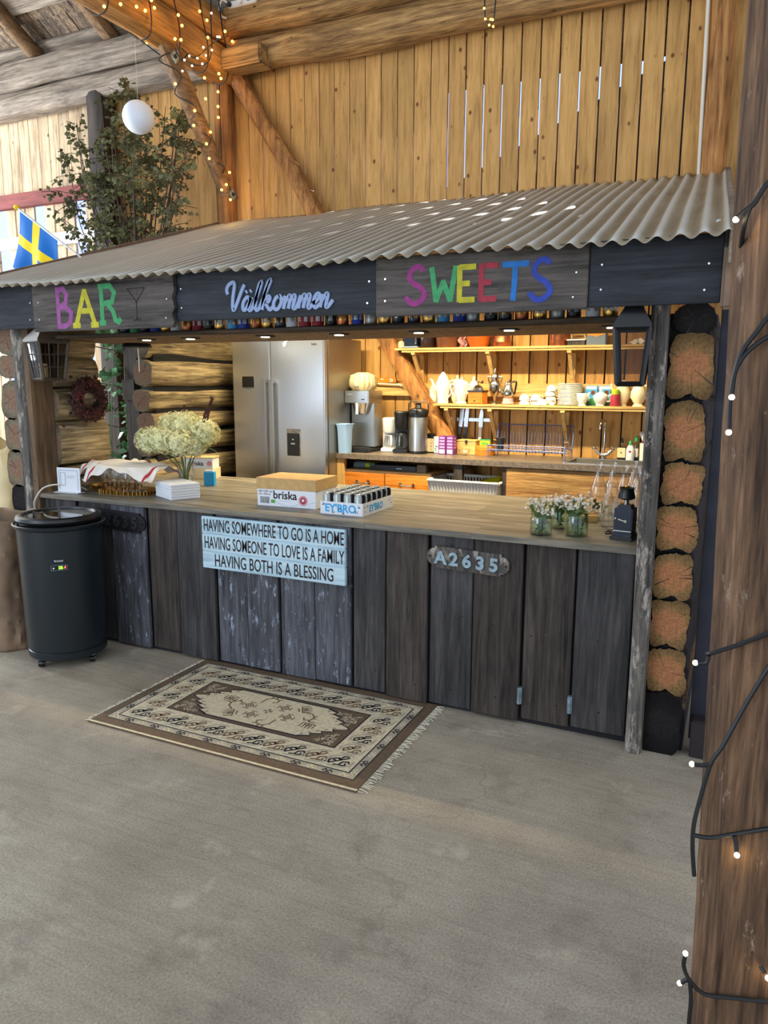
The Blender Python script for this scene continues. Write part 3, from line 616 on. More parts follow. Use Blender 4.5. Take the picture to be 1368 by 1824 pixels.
# fascia boards
def fascia(name, label, x0, x1, y, z0, z1, mt):
    m = MB(); m.box(((x0+x1)/2, y, (z0+z1)/2), (x1-x0, 0.026, z1-z0), mt, 0.003)
    return m, label, name
FB = []
for name, label, x0, x1, y, z0, z1, mt, cat in [
    ('fascia_board', 'dark blue fascia board beyond the BAR sign', -4.60, -3.905, 3.32, 2.022, 2.288, 'fasciadark', 'board'),
    ('bar_sign', 'grey board with painted BAR and a cocktail glass', -3.912, -2.822, 3.30, 1.998, 2.282, 'fasciagrey', 'sign'),
    ('fascia_board', 'dark blue fascia board behind the welcome lettering', -2.845, -1.60, 3.328, 2.03, 2.288, 'fasciadark', 'board'),
    ('sweets_sign', 'grey board with SWEETS painted in six colours', -1.602, -.612, 3.30, 2.012, 2.282, 'fasciagrey', 'sign'),
    ('fascia_board', 'dark blue fascia board at the lantern end of the roof', -.610, -.10, 3.31, 2.018, 2.284, 'fasciadark', 'board')]:
    t = thing(name, label, cat, ((x0+x1)/2, y, 0)); m = MB()
    if name == 'bar_sign':
        pts = [(x0, z0), (x1-.02, z0), (x1-.006, z0+.03), (x1-.02, z0+.07), (x1-.002, z0+.1), (x1-.015, z0+.16), (x1, z0+.2), (x1-.008, z1), (x0, z1)]
        m.prism([(a-(x0+x1)/2, b) for a, b in pts], lambda u, v, w: Vector((u, w-.013, v)), .026, mt)
    else: m.box((0, 0, (z0+z1)/2), (x1-x0, 0.026, z1-z0), mt, 0.003)
    m.build('board', t)
    for sx, sz in ((.05, .07), (.05, .17), (x1-x0-.05, .15), (x1-x0-.06, .05)):
        m = MB(); m.cyl((x0+sx-(x0+x1)/2, -.0135, z0+sz), (x0+sx-(x0+x1)/2, -.017, z0+sz), .0045, 'chrome', n=8); m.build('screw', t)
    FB.append(t)
fl = lambda t, y=-.0132: (lambda u, v, w: Vector((u-t.location.x, y-w, v)))
D = .0012
bs = FB[1]; F = fl(bs)
def letter(t, F, name, mt, strokes, w, smooth=0):
    m = MB()
    for s in strokes:
        m.stroke(s, w, F, D+rnd(0, .0003), mt, smooth)
    return m.build(name, t)
def Lm(x, z, sx, sz, sk=0.0): return lambda pts: [(x+sx*a+sk*b, z+sz*b) for a, b in pts]
L = Lm(-3.715, 2.022, .125, .215)
letter(bs, F, 'letter', 'p_pink', [L([(.12, 0), (.12, 1)]), L([(.0, 1), (.12, .99), (.5, 1), (.72, .85), (.62, .62), (.15, .52)]), L([(.15, .52), (.6, .52), (.95, .36), (.85, .1), (.5, .01), (0, .02)])], .030)
L = Lm(-3.588, 2.022, .205, .213)
letter(bs, F, 'letter', 'p_yel', [L([(.14, .04), (.52, .96)]), L([(.50, .96), (.86, .04)]), L([(.3, .40), (.72, .40)]), L([(0, .02), (.3, .02)]), L([(.70, .02), (1, .02)])], .032)
L = Lm(-3.375, 2.03, .165, .212)
letter(bs, F, 'letter', 'p_green', [L([(.14, 0), (.14, 1)]), L([(0, .02), (.3, .02)]), L([(0, .98), (.14, .98), (.55, .98), (.74, .8), (.62, .56), (.16, .52)]), L([(.42, .52), (.66, .3), (.74, .08), (.88, .03), (1, .12)])], .030)
m = MB(); L = Lm(-3.156, 2.038, .128, .178)
for s in ([(0, 1), (1, 1)], [(0, 1), (.5, .58)], [(1, 1), (.5, .58)], [(.5, .6), (.5, .05)]): m.stroke(L(s), .0065, F, D, 'ink')
m.prism(L([(.22, 0), (.8, 0), (.5, .1)]), F, D, 'ink'); m.build('cocktail_glass_drawing', bs)
ss = FB[3]; F = fl(ss)
Sp = [(.82, .86), (.62, .98), (.32, .9), (.22, .7), (.4, .55), (.7, .42), (.86, .22), (.62, .04), (.3, .03), (.06, .2)]
for x0, x1, z0, z1, col, ty in ((-1.455, -1.335, 2.062, 2.232, 'p_mag', 'S'), (-1.325, -1.195, 2.062, 2.222, 'p_green', 'W'), (-1.192, -1.105, 2.062, 2.222, 'p_yel', 'E'), (-1.090, -1.005, 2.062, 2.222, 'p_red', 'E'), (-.985, -.865, 2.058, 2.222, 'p_blue', 'T'), (-.868, -.755, 2.055, 2.228, 'p_blue2', 'S')):
    L = Lm(x0, z0, x1-x0, z1-z0)
    st = {'S': [catmull([Vector(p) for p in L(Sp)], 4)], 'W': [L(q) for q in ([(.06, 1), (.24, .03)], [(.22, .03), (.52, .62)], [(.48, .62), (.78, .03)], [(.76, .03), (.96, 1)])], 'E': [L([(.12, 0), (.12, 1)]), L([(.1, .945), (1, .945)]), L([(.1, .5), (.68, .5)]), L([(.1, .055), (.95, .055)])],
          'T': [L([(0, .94), (1, .94)]), L([(.5, .95), (.44, 0)])]}[ty]
    letter(ss, F, 'letter', col, st, .025)
# welcome lettering, cut out and mounted on the dark board
VK = [[(-.15, 1.25), (-.28, 1.6), (-.12, 1.95), (.25, 2.1), (.36, 1.8), (.3, 1.0), (.34, .35), (.46, .1), (.66, .5), (.98, 1.4), (1.2, 1.9)],
      [(1.72, .85), (1.5, .98), (1.22, .62), (1.24, .15), (1.45, .1), (1.7, .55), (1.86, .95), (1.72, .25), (1.82, .02), (2.05, .2)],
      [(2.0, .2), (2.35, 1.1), (2.6, 1.95), (2.42, 1.8), (2.26, .9), (2.26, .2), (2.42, .02), (2.62, .2)],
      [(2.6, .2), (3.0, 1.2), (3.32, 2.05), (3.12, 1.9), (2.9, 1.0), (2.82, .02)], [(2.86, .45), (3.2, .95), (3.38, .85), (3.3, .6), (3.08, .5), (3.3, .15), (3.5, .02), (3.72, .25)],
      [(4.15, .92), (3.9, .85), (3.72, .45), (3.82, .08), (4.1, .05), (4.34, .5), (4.2, .92), (4.1, .9)], [(4.28, .7), (4.5, .75), (4.62, .9)],
      [(4.66, .92), (4.56, .02)], [(4.6, .4), (4.9, .92), (5.02, .8), (4.94, .02)], [(4.98, .4), (5.26, .92), (5.4, .8), (5.3, .15), (5.42, .02), (5.62, .2), (5.82, .9)],
      [(5.82, .92), (5.72, .02)], [(5.76, .4), (6.06, .92), (6.18, .8), (6.1, .02)], [(6.14, .4), (6.42, .92), (6.56, .8), (6.46, .15), (6.58, .02), (6.8, .25)],
      [(6.8, .3), (7.1, .5), (7.28, .8), (7.14, .98), (6.92, .75), (6.88, .25), (7.06, .02), (7.36, .25)],
      [(7.5, .92), (7.4, .02)], [(7.44, .4), (7.76, .92), (7.9, .8), (7.82, .15), (7.94, .02), (8.15, .25), (8.3, .5)],
      [(1.36, 1.32), (1.46, 1.42)], [(1.72, 1.35), (1.82, 1.45)]]
m = MB(); sc = 0.0755
for s in VK:
    m.stroke([(-2.478+x*sc+0.12*y*sc, 2.068+y*sc*.93) for x, y in s], .0185, lambda u, v, w: Vector((u+2.2, -.004-w, v)), .010+rnd(0, .0006), 'lightblue', 4)
onething(m, 'welcome_lettering', 'pale blue cut-out script reading Välkommen on dark board', 'lettering', loc=(-2.2, 3.3185, 0))
# soffit shelf with spotlights
m = MB(); m.b2(-4.16, -.378, 3.50, 4.26, 1.971, 1.989, 'postbrown', .003); m.log((-4.16, 3.512, 1.982), (-.37, 3.512, 1.982), .026, .014, 'brownlog', n=12, ex=3, amp=.006, seed=77)
onething(m, 'soffit_shelf', 'wide plank soffit above the serving opening holding cans', 'shelf')
for i, x in enumerate((-3.43, -3.08, -2.53, -2.04, -1.56, -1.07, -.57)):
    t = thing('spotlight', ORD[i]+' square recessed spotlight in the soffit, counted from the wreath wall', 'light', (x, 3.72, 1.971), group='spotlights in the soffit')
    m = MB(); m.box((0, 0, -.004), (.085, .085, .008), 'darkmetal', .002); m.build('frame', t)
    m = MB(); m.cyl((0, 0, -.0085), (0, 0, -.0125), .026, 'spot', n=16); m.build('lens', t)
    l = bpy.data.lights.new('spot_lamp', 'SPOT'); l.energy = 3.2; l.color = (1, .86, .60); l.spot_size = 1.9; l.spot_blend = .6; l.shadow_soft_size = .03
    o = bpy.data.objects.new('spot_lamp', l); COL.objects.link(o); o.location = (x, 3.72, 1.950)
# ceiling tubes of the cabin, under the corrugated roof
for i, x in enumerate((-3.0, -1.5)):
    t = thing('tube_light', ('warm tube light under the corrugated roof near the fridge', 'warm tube light under the corrugated roof near the sink')[i], 'light', (x, 4.85, 2.66), group='tube lights inside the bar')
    m = MB(); m.box((0, 0, .02), (1.2, .08, .04), 'white', .004); m.build('housing', t)
    m = MB(); m.cyl((-.58, 0, -.016), (.58, 0, -.016), .013, 'tube', n=10); m.build('tube', t)
    area('tube_lamp', (x, 4.85, 2.625), (x, 5.2, 1.0), 1.15, .05, 54, (1, .83, .50)).data.spread = 2.2
t = thing('led_strip', 'bright white strip light under the soffit beside the fridge', 'light', (-3.72, 4.50, 2.03))
m = MB(); m.box((0, 0, 0), (.05, .42, .03), 'white', .004); m.build('housing', t)
m = MB(); m.box((0, 0, -.018), (.035, .40, .008), 'ledwhite', .002); m.build('diffuser', t)
# ================================================================ RUG, COOLER, SIGNS IN FRONT OF THE BAR
rug = thing('rug', 'brown and cream fringed oriental rug lying on the concrete floor', 'rug', (-2.865, 2.55, 0))
RW, RD = 1.535, 0.945
m = MB(); fr = lambda z0: (lambda u, v, w: Vector((u, v, z0+w)))
m.box((RW/2, RD/2, .005), (RW, RD, .010), 'rug_brown', .002)
def inl(a, b, c, d, z, mt): m.prism([(a, b), (c, b), (c, d), (a, d)], fr(.0098), .0004+z*.0003, mt)
inl(0, 0, RW, .014, 0, 'rug_cream')
def band(i, z, mt): inl(i, i+.02, RW-i, RD-i-.005, z, mt)
band(.050, 1, 'rug_black'); band(.056, 2, 'rug_grey'); band(.094, 3, 'rug_black'); band(.101, 4, 'rug_cream'); band(.262, 5, 'rug_black'); band(.270, 6, 'rug_brown')
def path_on(z, pts, w, mt): m.stroke(pts, w, fr(.0098), .0004+z*.0003, mt)
def seg_motif(cx, cy, ang, s, mt, z, strokes):
    c, sn = math.cos(ang), math.sin(ang)
    for k in strokes: path_on(z, [(cx+s*(a*c-b*sn), cy+s*(a*sn+b*c)) for a, b in k], s*.20, mt)
guard = [[(-1, -.3), (-.5, .4), (0, -.3), (.5, .4), (1, -.3)], [(-.6, -.5), (.7, -.5)]]
for i in range(17): 
    x = .11+i*(RW-.22)/16
    for y in (.097, RD-.088): seg_motif(x, y-.003, 0 if i % 2 else PI, .026, 'rug_black' if i % 2 else 'rug_cream', 7, guard)
for i in range(9):
    y = .13+i*(RD-.25)/8
    for x in (.075, RW-.075): seg_motif(x, y, PI/2, .026, 'rug_black' if i % 2 else 'rug_cream', 7, guard)
bird = [[(-1, -.7), (-.2, -.1), (.9, .8)], [(-1, -.7), (-1.1, -.1), (-.5, .4), (0, .3), (.2, .9), (.7, 1.0)], [(-.4, -.9), (.2, -.8), (.4, -.2), (1.0, 0), (1.2, -.4)], [(.3, -.9), (.9, -.8), (.8, -.4)], [(-.7, .1), (-.3, -.2)], [(-.3, .55), (.1, .1)]]
halo = [[(-1.3, -.6), (-1.4, .2), (-.8, .8), (.2, 1.25), (1.1, 1.1)], [(-.9, -1.1), (.5, -1.15), (1.3, -.7), (1.45, .2)]]
xs = [.185+i*(RW-.37)/10 for i in range(11)]; cnt = 0
for i, x in enumerate(xs):
    for y in (.192, RD-.186):
        mt = 'rug_black' if (i+(y > .5)) % 2 == 0 else 'rug_tan'
        seg_motif(x, y, .1, .047, 'rug_grey', 7, halo); seg_motif(x, y, .1, .044, mt, 8, bird)
for i in range(4):
    y = .312+i*(RD-.62)/3
    for x in (.182, RW-.182):
        seg_motif(x, y, .1, .043, 'rug_grey', 7, halo); seg_motif(x, y, .1, .038, 'rug_black' if i % 2 else 'rug_tan', 8, bird)
x0, x1, y0, y1 = .285, RW-.285, .305, RD-.290; ym = (y0+y1)/2
def medal(g):
    L = []; steps = 4
    xa, xb, ya, yb = x0+.02-g, x1-.02+g, y0+.012-g, y1-.012+g
    for i in range(steps): L += [(xa+.02+.042*i-.016, ym-(ym-ya)*(1-(steps-i)/steps)-.012), (xa+.02+.042*(i+1), ym-(ym-ya)*(1-(steps-i-1)/steps)+.006)]
    P = [(xa-.01, ym)]+L
    right = [(x0+x1-a, b) for a, b in P[::-1]]
    bottom = P+[(P[-1][0], ya), (x0+x1-P[-1][0], ya)]+right
    top = [(a, 2*ym-b) for a, b in bottom]
    return bottom+top[::-1][1:-1]
m.prism(medal(.012), fr(.0098), .0004+7*.0003, 'rug_black'); m.prism(medal(0), fr(.0098), .0004+8*.0003, 'rug_cream')
for i in range(5):
    for sx in (0, 1):
        for sy in (-1, 1):
            x = x0+.075+.03*i; x = x if not sx else x0+x1-x; y = ym+sy*(.022+.029*i)
            seg_motif(x, y, 0, .012, 'rug_black', 9, [[(-1, 0), (1, 0)], [(0, -.8), (0, .8)]])
comb = [[(-1, -.5), (1, -.5)], [(-1, -.5), (-1, .7)], [(-.5, -.5), (-.5, .9)], [(0, -.5), (0, 1)], [(.5, -.5), (.5, .9)], [(1, -.5), (1, .7)], [(-.6, -1), (.6, -1)]]
curl = [[(-1, -1), (-.9, .3), (-.2, .9), (.7, .7), (.9, 0), (.3, -.3)], [(-.4, .8), (-.5, 1.2)], [(.2, .9), (.2, 1.3)], [(.8, .6), (1.1, .9)]]
ros = [[(-.7, 0), (0, .7), (.7, 0), (0, -.7), (-.7, 0)], [(-1, -.5), (-1, .5)], [(1, -.5), (1, .5)], [(-.5, 1), (.5, 1)], [(-.5, -1), (.5, -1)]]
cx = (x0+x1)/2
seg_motif(cx, ym, 0, .022, 'rug_black', 9, ros)
for dx, dy in ((-.13, .02), (-.06, -.07), (.06, .07), (.13, -.02)): seg_motif(cx+dx, ym+dy, 0, .036, 'rug_tan', 9, ros); seg_motif(cx+dx, ym+dy, 0, .012, 'rug_black', 10, ros)
for dx, dy, a in ((-.27, .05, 0), (.27, -.05, PI), (-.17, -.10, 2), (.17, .10, -1)): seg_motif(cx+dx, ym+dy, a, .036, 'rug_tan', 9, comb); seg_motif(cx+dx, ym+dy, 0, .012, 'rug_black', 10, ros)
for dx, dy, a in ((-.05, .11, 0), (.05, -.11, PI), (-.2, .0, 1), (.22, .03, -1.5)): seg_motif(cx+dx, ym+dy, a, .042, 'rug_tan', 9, curl)
sp = [[(-1, 0), (-.3, .5), (.3, -.4), (1, .2)], [(0, .3), (.2, .9)]]
for i in range(150):
    x = rnd(.30, .50); y = rnd(.315, RD-.305)
    if abs(y-ym) > .045+max(0, x-.315)*1.05:
        for xx in (x, RW-x): seg_motif(xx, y if xx == x else RD-y, rnd(0, 6), .016, random.choice(['rug_cream', 'rug_grey', 'rug_cream']), 7, sp)
m.build('pile', rug)
for side in (0, 1):
    m = MB()
    for i in range(90):
        y = .012+i*(RD-.02)/90; x = RW if side else 0; d = 1 if side else -1; l = rnd(.025, .05) if side else rnd(.012, .03)
        m.tube([(x-d*.004, y, .006), (x+d*l*.5, y+rnd(-.006, .006), .006), (x+d*l, y+rnd(-.012, .012), .003)], .0022, 'fringe', n=4)
    m.build('fringe', rug)

ck = thing('drinks_cooler', 'dark round barrel drinks cooler on casters beside the bar', 'cooler', (-3.675, 3.165, 0), rz=0)
dirc = math.atan2(-3.165, 3.675)          # faces the viewer's side of the room
m = MB(); m.lathe([(.205, .052), (.222, .056), (.227, .062), (.228, .098), (.2245, .101), (.2255, .106), (.230, .110), (.243, .80), (.244, .842), (.262, .852), (.266, .868), (.258, .872), (.246, .862), (.236, .862), (.234, .80)], 'cooler', n=56); m.build('body', ck)
m = MB(); m.lathe([(.220, .80), (.226, .868), (.240, .878), (.246, .895), (.240, .912), (.226, .920), (.205, .918), (.2, .905), (.204, .88)], 'black', n=56); m.build('lid_rim', ck)
m = MB(); m.cyl((0, 0, .906), (0, 0, .910), .204, 'coolerlid', n=48)
m.build('lid_window', ck, label='tinted see-through lid')
m = MB(); m.box((0, 0, .913), (.40, .016, .008), 'black', .002, rz=dirc); m.build('lid_divider', ck)
m = MB(); a = dirc-.75
def rot2(x, y, z, a=a): return (x*math.cos(a)-y*math.sin(a), x*math.sin(a)+y*math.cos(a), z)
m.tube([rot2(.165, -.035, .91), rot2(.165, -.035, .945), rot2(.165, .035, .945), rot2(.165, .035, .91)], .005, 'black'); m.build('lid_handle', ck)
for a in (dirc-.95, dirc+.75, dirc+2.2, dirc+3.9):
    cs = MB(); c = (.19*math.cos(a), .19*math.sin(a)); cs.box((c[0], c[1], .05), (.035, .03, .012), 'greymetal', .002); cs.cyl((c[0]-.012, c[1]-.006, .022), (c[0]+.012, c[1]+.006, .022), .022, 'black', n=14); cs.cyl((c[0]-.014, c[1]-.007, .022), (c[0]+.014, c[1]+.007, .022), .010, 'greymetal', n=10); cs.build('caster', ck, label='swivel caster')
ra = dirc-.08
fx = lambda t, z, d=.0: Vector(((.2395+d)*math.cos(ra+t), (.2395+d)*math.sin(ra+t), z))
m = MB(); tz = Vector((-math.sin(ra), math.cos(ra), 0)); nz = Vector((math.cos(ra), math.sin(ra), 0)); ctr = fx(0, .632, .003)
fp = lambda z0: (lambda u, v, w: ctr+tz*u+nz*(w+z0)+Vector((0, 0, v)))
m.prism([(-.044, -.014), (.044, -.014), (.044, .016), (-.044, .016)], fp(-.006), .008, 'black')
for a, b in (((-.044, -.014), (.044, -.014)), ((.044, -.014), (.044, .016)), ((.044, .016), (-.044, .016)), ((-.044, .016), (-.044, -.014))): m.stroke([a, b], .0016, fp(.002), .0006, 'greymetal')
m.prism([(-.031+.005*math.cos(t), -.001+.005*math.sin(t)) for t in [i*PI/6 for i in range(12)]], fp(.002), .0008, 'white')
dp = m.build('display', ck, label='small black display with lit digits')
m = MB()
for dx in (-.002, .010):
    segs = [[(0, 0), (.008, 0)], [(0, 0), (0, .014)], [(0, .014), (.008, .014)], [(.008, 0), (.008, .007 if dx > 0 else .014)]]+([[(0, .007), (.008, .007)]] if dx > 0 else [])
    for s in segs: m.stroke([(dx+a, b-.006) for a, b in s], .0024, fp(.0024), .0006, 'green_led')
m.build('digits', dp, label='lit green 06')
m = MB(); m.prism([(.027, -.004), (.033, -.006), (.035, .004), (.034, .012), (.030, .006), (.026, .006)], fp(.0024), .0006, 'red_led'); m.build('red_light', dp)
ctr = fx(0, .668, .003)
text('logo', 'boze', .020, 'white', ck, ctr+tz*-.026+nz*.0005, sx=1.25, depth=.0004, rz=ra+PI/2)

def number_plate(label, x0, x1, zc, h, tilt, mt, num):
    t = thing('number_plate', label, 'sign', ((x0+x1)/2, 3.464, zc)); W = x1-x0; hh = h/2
    R = Matrix.Rotation(tilt, 3, 'Y'); ff = lambda u, v, w: R @ Vector((u, .006-w, v))
    P = [(-W*.40, -hh), (W*.40, -hh), (W*.40, -hh*.86)]+[(W*.40+W*.10*math.cos(a), hh*.80*math.sin(a)) for a in [(-.5+i/8)*PI for i in range(9)]]+[(W*.40, hh*.86), (W*.40, hh), (-W*.40, hh), (-W*.40, hh*.86)]+[(-W*.40-W*.10*math.cos(a), hh*.80*math.sin(a)) for a in [(.5-i/8)*PI for i in range(9)]]+[(-W*.40, -hh*.86)]
    m = MB(); m.prism(P, ff, .012, mt); b = m.build('plaque', t)
    for x in (-W*.46, W*.46):
        m = MB(); m.cyl(ff(x, 0, .012), ff(x, 0, .015), .006, 'black', n=10); m.build('screw', t)
    for i, ch in enumerate('A2635'):
        o = text('numeral', ch, h*.80, num, t, ff(-W*.40+W*.80*(i+.5)/5, -hh*.55, .015), sx=1.05, depth=.005, bold=.0035, align='CENTER')
        o.rotation_euler.y = tilt
    return t
number_plate('weathered plaque with raised zinc numerals A2635 on the bar front', -1.392, -.955, .822, .112, .035, 'postgrey', 'greymetal')
number_plate('dark plaque with raised numerals half hidden behind the drinks cooler', -3.74, -3.275, .835, .125, .03, 'darkmetal', 'platedark')
sg = thing('slogan_sign', 'pale blue distressed wooden sign with three lines about home', 'sign', (-2.342, 3.455, .766))
m = MB(); 
for i in range(3): m.box((0, 0, .104-.104*i), (.966, .024, .1035), 'signblue', .0035)
m.box((0, .008, 0), (.95, .012, .30), 'ink'); m.build('board', sg)
for i, (s, x, w) in enumerate((('HAVING SOMEWHERE TO GO IS A HOME', -.468, .94), ('HAVING SOMEONE TO LOVE IS A FAMILY', -.466, .94), ('HAVING BOTH IS A BLESSING', -.395, .80))):
    o = text('lettering', s, .104, 'ink', sg, (x, -.0125, .104-.104*i-.034), depth=.0008, bold=.0007)
    o.scale.x = w/o.dimensions.x

# big paper sacks at the far left of the bar
def sack(name, label, cat, loc, rx, ry, h, mt, seed, fold=.1):
    def f(a, b):
        ang = a*2*PI; sq = (abs(math.cos(ang))**4+abs(math.sin(ang))**4)**-.25
        k = 1+.12*mnoise.noise(Vector((math.cos(ang)*2.2, math.sin(ang)*2.2, b*3+seed)))+.07*abs(mnoise.noise(Vector((math.cos(ang)*5, math.sin(ang)*5, b*8+seed))))+.05*abs(mnoise.noise(Vector((math.cos(ang)*11, math.sin(ang)*11, b*16+seed))))
        z = b*h*(1+.10*mnoise.noise(Vector((math.cos(ang)*1.5+seed, math.sin(ang)*1.5, 0)))*b)
        return Vector((rx*sq*k*math.cos(ang)*(1-.1*b), ry*sq*k*math.sin(ang)*(1-.1*b), z))
    m = MB(); m.grid(72, 40, f, mt); return tag(m.build(name, loc=loc, solid=.004), label, cat)
sack('paper_sack', 'large crumpled brown paper sack standing behind the drinks cooler', 'sack', (-4.31, 3.215, 0.0), .27, .185, .86, 'kraft', 3)
sack('cloth_sack', 'cream cloth sack beside the log ends behind the paper sack', 'sack', (-5.05, 3.9, 0.0), .22, .2, 1.22, 'creamcloth', 8)
sack('cloth_sack', 'orange cloth sack leaning behind the cream sack', 'sack', (-4.86, 4.22, 0.0), .24, .2, 1.10, 'orangecloth', 5)

# ================================================================ NEAR PILLAR WITH STRING LIGHTS, DARK PANEL
m = MB(); P = [(0, .045), (.042, 0), (.26, 0), (.26, .24), (0, .24)]; R = []
for i in range(41):
    z = i*.09; lean = .0105-.0218*z; ring = []
    for j, (x, y) in enumerate(P):
        n_ = mnoise.noise(Vector((j*3.3, z*2.2, 0)))*.004+mnoise.noise(Vector((j*3.3, z*9, 5)))*.0015
        ring.append(Vector((x+lean+(n_ if x < .1 else 0), 1.455+y+n_*.5, z)))
    R.append(ring)
m.rings(R, 'pillar', smooth=False, rnd=.6); onething(m, 'timber_pillar', 'rough timber pillar close by, wound with black string lights', 'pillar')
sl_ = thing('string_lights', 'black string lights with small white bulbs wound round the near pillar', 'string lights', (0, 1.44, 0))
def cab(name, pts, par, r=.0042, off=Vector((0, -1.44, 0)), mt='cable', sm=5):
    m = MB(); m.tube(curve3([Vector(p)+off for p in pts], sm), r, mt, n=7); return m.build(name, par)
PC = [[(.10, 1.47, 2.06), (.024, 1.444, 2.035), (-.002, 1.44, 1.998), (-.01, 1.44, 1.988), (-.016, 1.45, 1.964), (-.019, 1.50, 1.928)], [(-.008, 1.44, 1.992), (-.02, 1.44, 1.982), (-.027, 1.44, 1.975)],
 [(.09, 1.45, 1.88), (.045, 1.445, 1.83), (.015, 1.442, 1.785), (-.004, 1.44, 1.752), (-.012, 1.44, 1.714), (-.013, 1.44, 1.684)], [(.10, 1.45, 1.815), (.049, 1.445, 1.788), (.013, 1.44, 1.763), (-.009, 1.44, 1.728), (-.015, 1.44, 1.676), (-.013, 1.44, 1.624)],
 [(.13, 1.45, 1.29), (.092, 1.448, 1.269), (.036, 1.445, 1.235), (-.009, 1.44, 1.212), (-.018, 1.45, 1.205)], [(-.016, 1.44, 1.205), (-.018, 1.44, 1.192), (-.033, 1.44, 1.188)],
 [(.13, 1.45, 1.30), (.096, 1.445, 1.227), (.054, 1.445, 1.123), (.023, 1.44, 1.039), (.003, 1.44, .992), (-.01, 1.44, .916), (-.017, 1.44, .862), (-.016, 1.44, .814), (-.009, 1.44, .756)], [(.003, 1.44, .993), (-.010, 1.44, .988), (-.025, 1.44, .986)],
 [(-.017, 1.44, .841), (.013, 1.44, .844), (.056, 1.445, .861), (.124, 1.447, .892), (.2, 1.447, .92)], [(.054, 1.44, .859), (.058, 1.438, .846), (.060, 1.434, .832)],
 [(-.013, 1.44, .578), (-.014, 1.44, .553), (-.002, 1.44, .528), (.028, 1.445, .503), (.083, 1.446, .515), (.154, 1.446, .534)], [(-.004, 1.44, .528), (-.012, 1.44, .52), (-.016, 1.44, .515)], [(-.002, 1.44, .528), (.004, 1.44, .485), (.004, 1.44, .42), (.006, 1.44, .2)], [(.12, 1.446, .60), (.128, 1.44, .592)]]
for p in PC: cab('wire', p, sl_)
m = MB(); m.ball((0, 0, 0), .0052, 'coolbulb', 10, 6); b0 = m.build('bulb', sl_)
for i, p in enumerate([(-.029, 1.44, 1.973), (-.013, 1.438, 1.678), (-.013, 1.44, 1.617), (-.037, 1.44, 1.188), (-.029, 1.44, .986), (.0612, 1.432, .826), (-.013, 1.44, .583), (-.019, 1.44, .513), (.133, 1.436, .587)]):
    b = b0 if i == 0 else b0.copy()
    if i: COL.objects.link(b); b.parent = sl_
    b.location = Vector(p)-Vector((0, 1.44, 0))
for p in ((.061, 1.425, .818), (.133, 1.428, .58), (-.024, 1.43, 1.967)): point('string_bulb_lamp', p, .06, (1, .78, .38), .005)
pn = thing('door_leaf', 'dark navy door leaf standing open behind the near pillar', 'door', (-.098, 3.60, 0))
m = MB(); m.box((.22, 0, 1.10), (.44, .05, 2.1), 'darkpanel', .004); m.build('panel', pn)
m = MB(); m.box((.09, -.06, .09), (.16, .10, .18), 'dpurple', .006); m.build('base_block', pn)
m = MB(); m.box((.0, -.0, 2.28), (.10, .10, .20), 'whitepaint', .004); m.build('top_block', pn)

# ================================================================ LANTERNS, WREATH, PENDANT
def lantern(name, label, loc, w0, w1, h, rz, mt, nx, nz, candle):
    t = thing(name, label, 'lantern', loc, rz)
    c = lambda s, z: [Vector((a*s/2, b*s/2, z)) for a, b in ((-1, -1), (1, -1), (1, 1), (-1, 1))]
    B, T_ = c(w0, 0), c(w1, h)
    m = MB(); th = .011
    for i in range(4):
        j = (i+1) % 4
        m.tube([B[i], T_[i]], th, mt, 4); m.tube([B[i], B[j]], th, mt, 4); m.tube([T_[i], T_[j]], th, mt, 4)
    m.box((0, 0, -.004), (w0, w0, .012), mt); m.build('frame', t)
    for i in range(4):
        j = (i+1) % 4
        m = MB(); m.hull([B[i], B[j], T_[j], T_[i]], [(0, 1, 2, 3)], 'lampglass'); p = m.build('pane', t)
        if nx:
            m = MB()
            for q in range(1, nx): m.tube([B[i].lerp(B[j], q/nx), T_[i].lerp(T_[j], q/nx)], .004, mt, 4)
            for q in range(1, nz): m.tube([B[i].lerp(T_[i], q/nz), B[j].lerp(T_[j], q/nz)], .004, mt, 4)
            m.build('glazing_bar', p)
    m = MB(); m.rings([c(w1*1.12, h), c(w1*1.12, h+.015), c(w1*.55, h+.085), c(w1*.5, h+.12), c(w1*.2, h+.14)], mt, smooth=False); m.build('roof', t)
    if candle:
        m = MB(); m.cyl((-.03, -.02, .002), (-.03, -.02, .10), .028, 'creamcloth'); m.build('candle', t)
    m = MB(); m.tube([(0, 0, h+.14), (0, 0, h+.30)], .006, mt); m.build('hanger', t)
    return t
lantern('wall_lantern', 'black tapered lantern with clear panes before the shelves', (-.432, 3.39, 1.70), .100, .138, .232, .05, 'black', 0, 0, False)
lantern('wall_lantern', 'brown tapered lantern with grid panes on the post board', (-4.065, 3.50, 1.715), .14, .19, .235, -.28, 'lanternbrown', 3, 3, True)
wrh = thing('wreath', 'dark dried wreath with red berries on the log wall', 'wreath', (-4.075, 3.83, 1.58))
m = MB(); R0 = .112
for i in range(720):
    a = rnd(0, 2*PI); b = rnd(0, 2*PI); rr = .050*math.sqrt(rnd(.3, 1)); p = Vector((rr*math.cos(b)*.75, (R0+rr*math.sin(b))*math.cos(a), (R0+rr*math.sin(b))*math.sin(a)))
    d = Vector((rnd(-1, 1), rnd(-1, 1), rnd(-1, 1))).normalized()*rnd(.012, .026); s = d.orthogonal().normalized()*.006
    m.hull([p-d, p+s, p+d, p-s], [(0, 1, 2, 3)], 'wreath')
m.tube([Vector((0, R0*math.cos(t*PI/12), R0*math.sin(t*PI/12))) for t in range(25)], .028, 'wreath', n=8, cap=False); m.build('foliage', wrh)
m = MB()
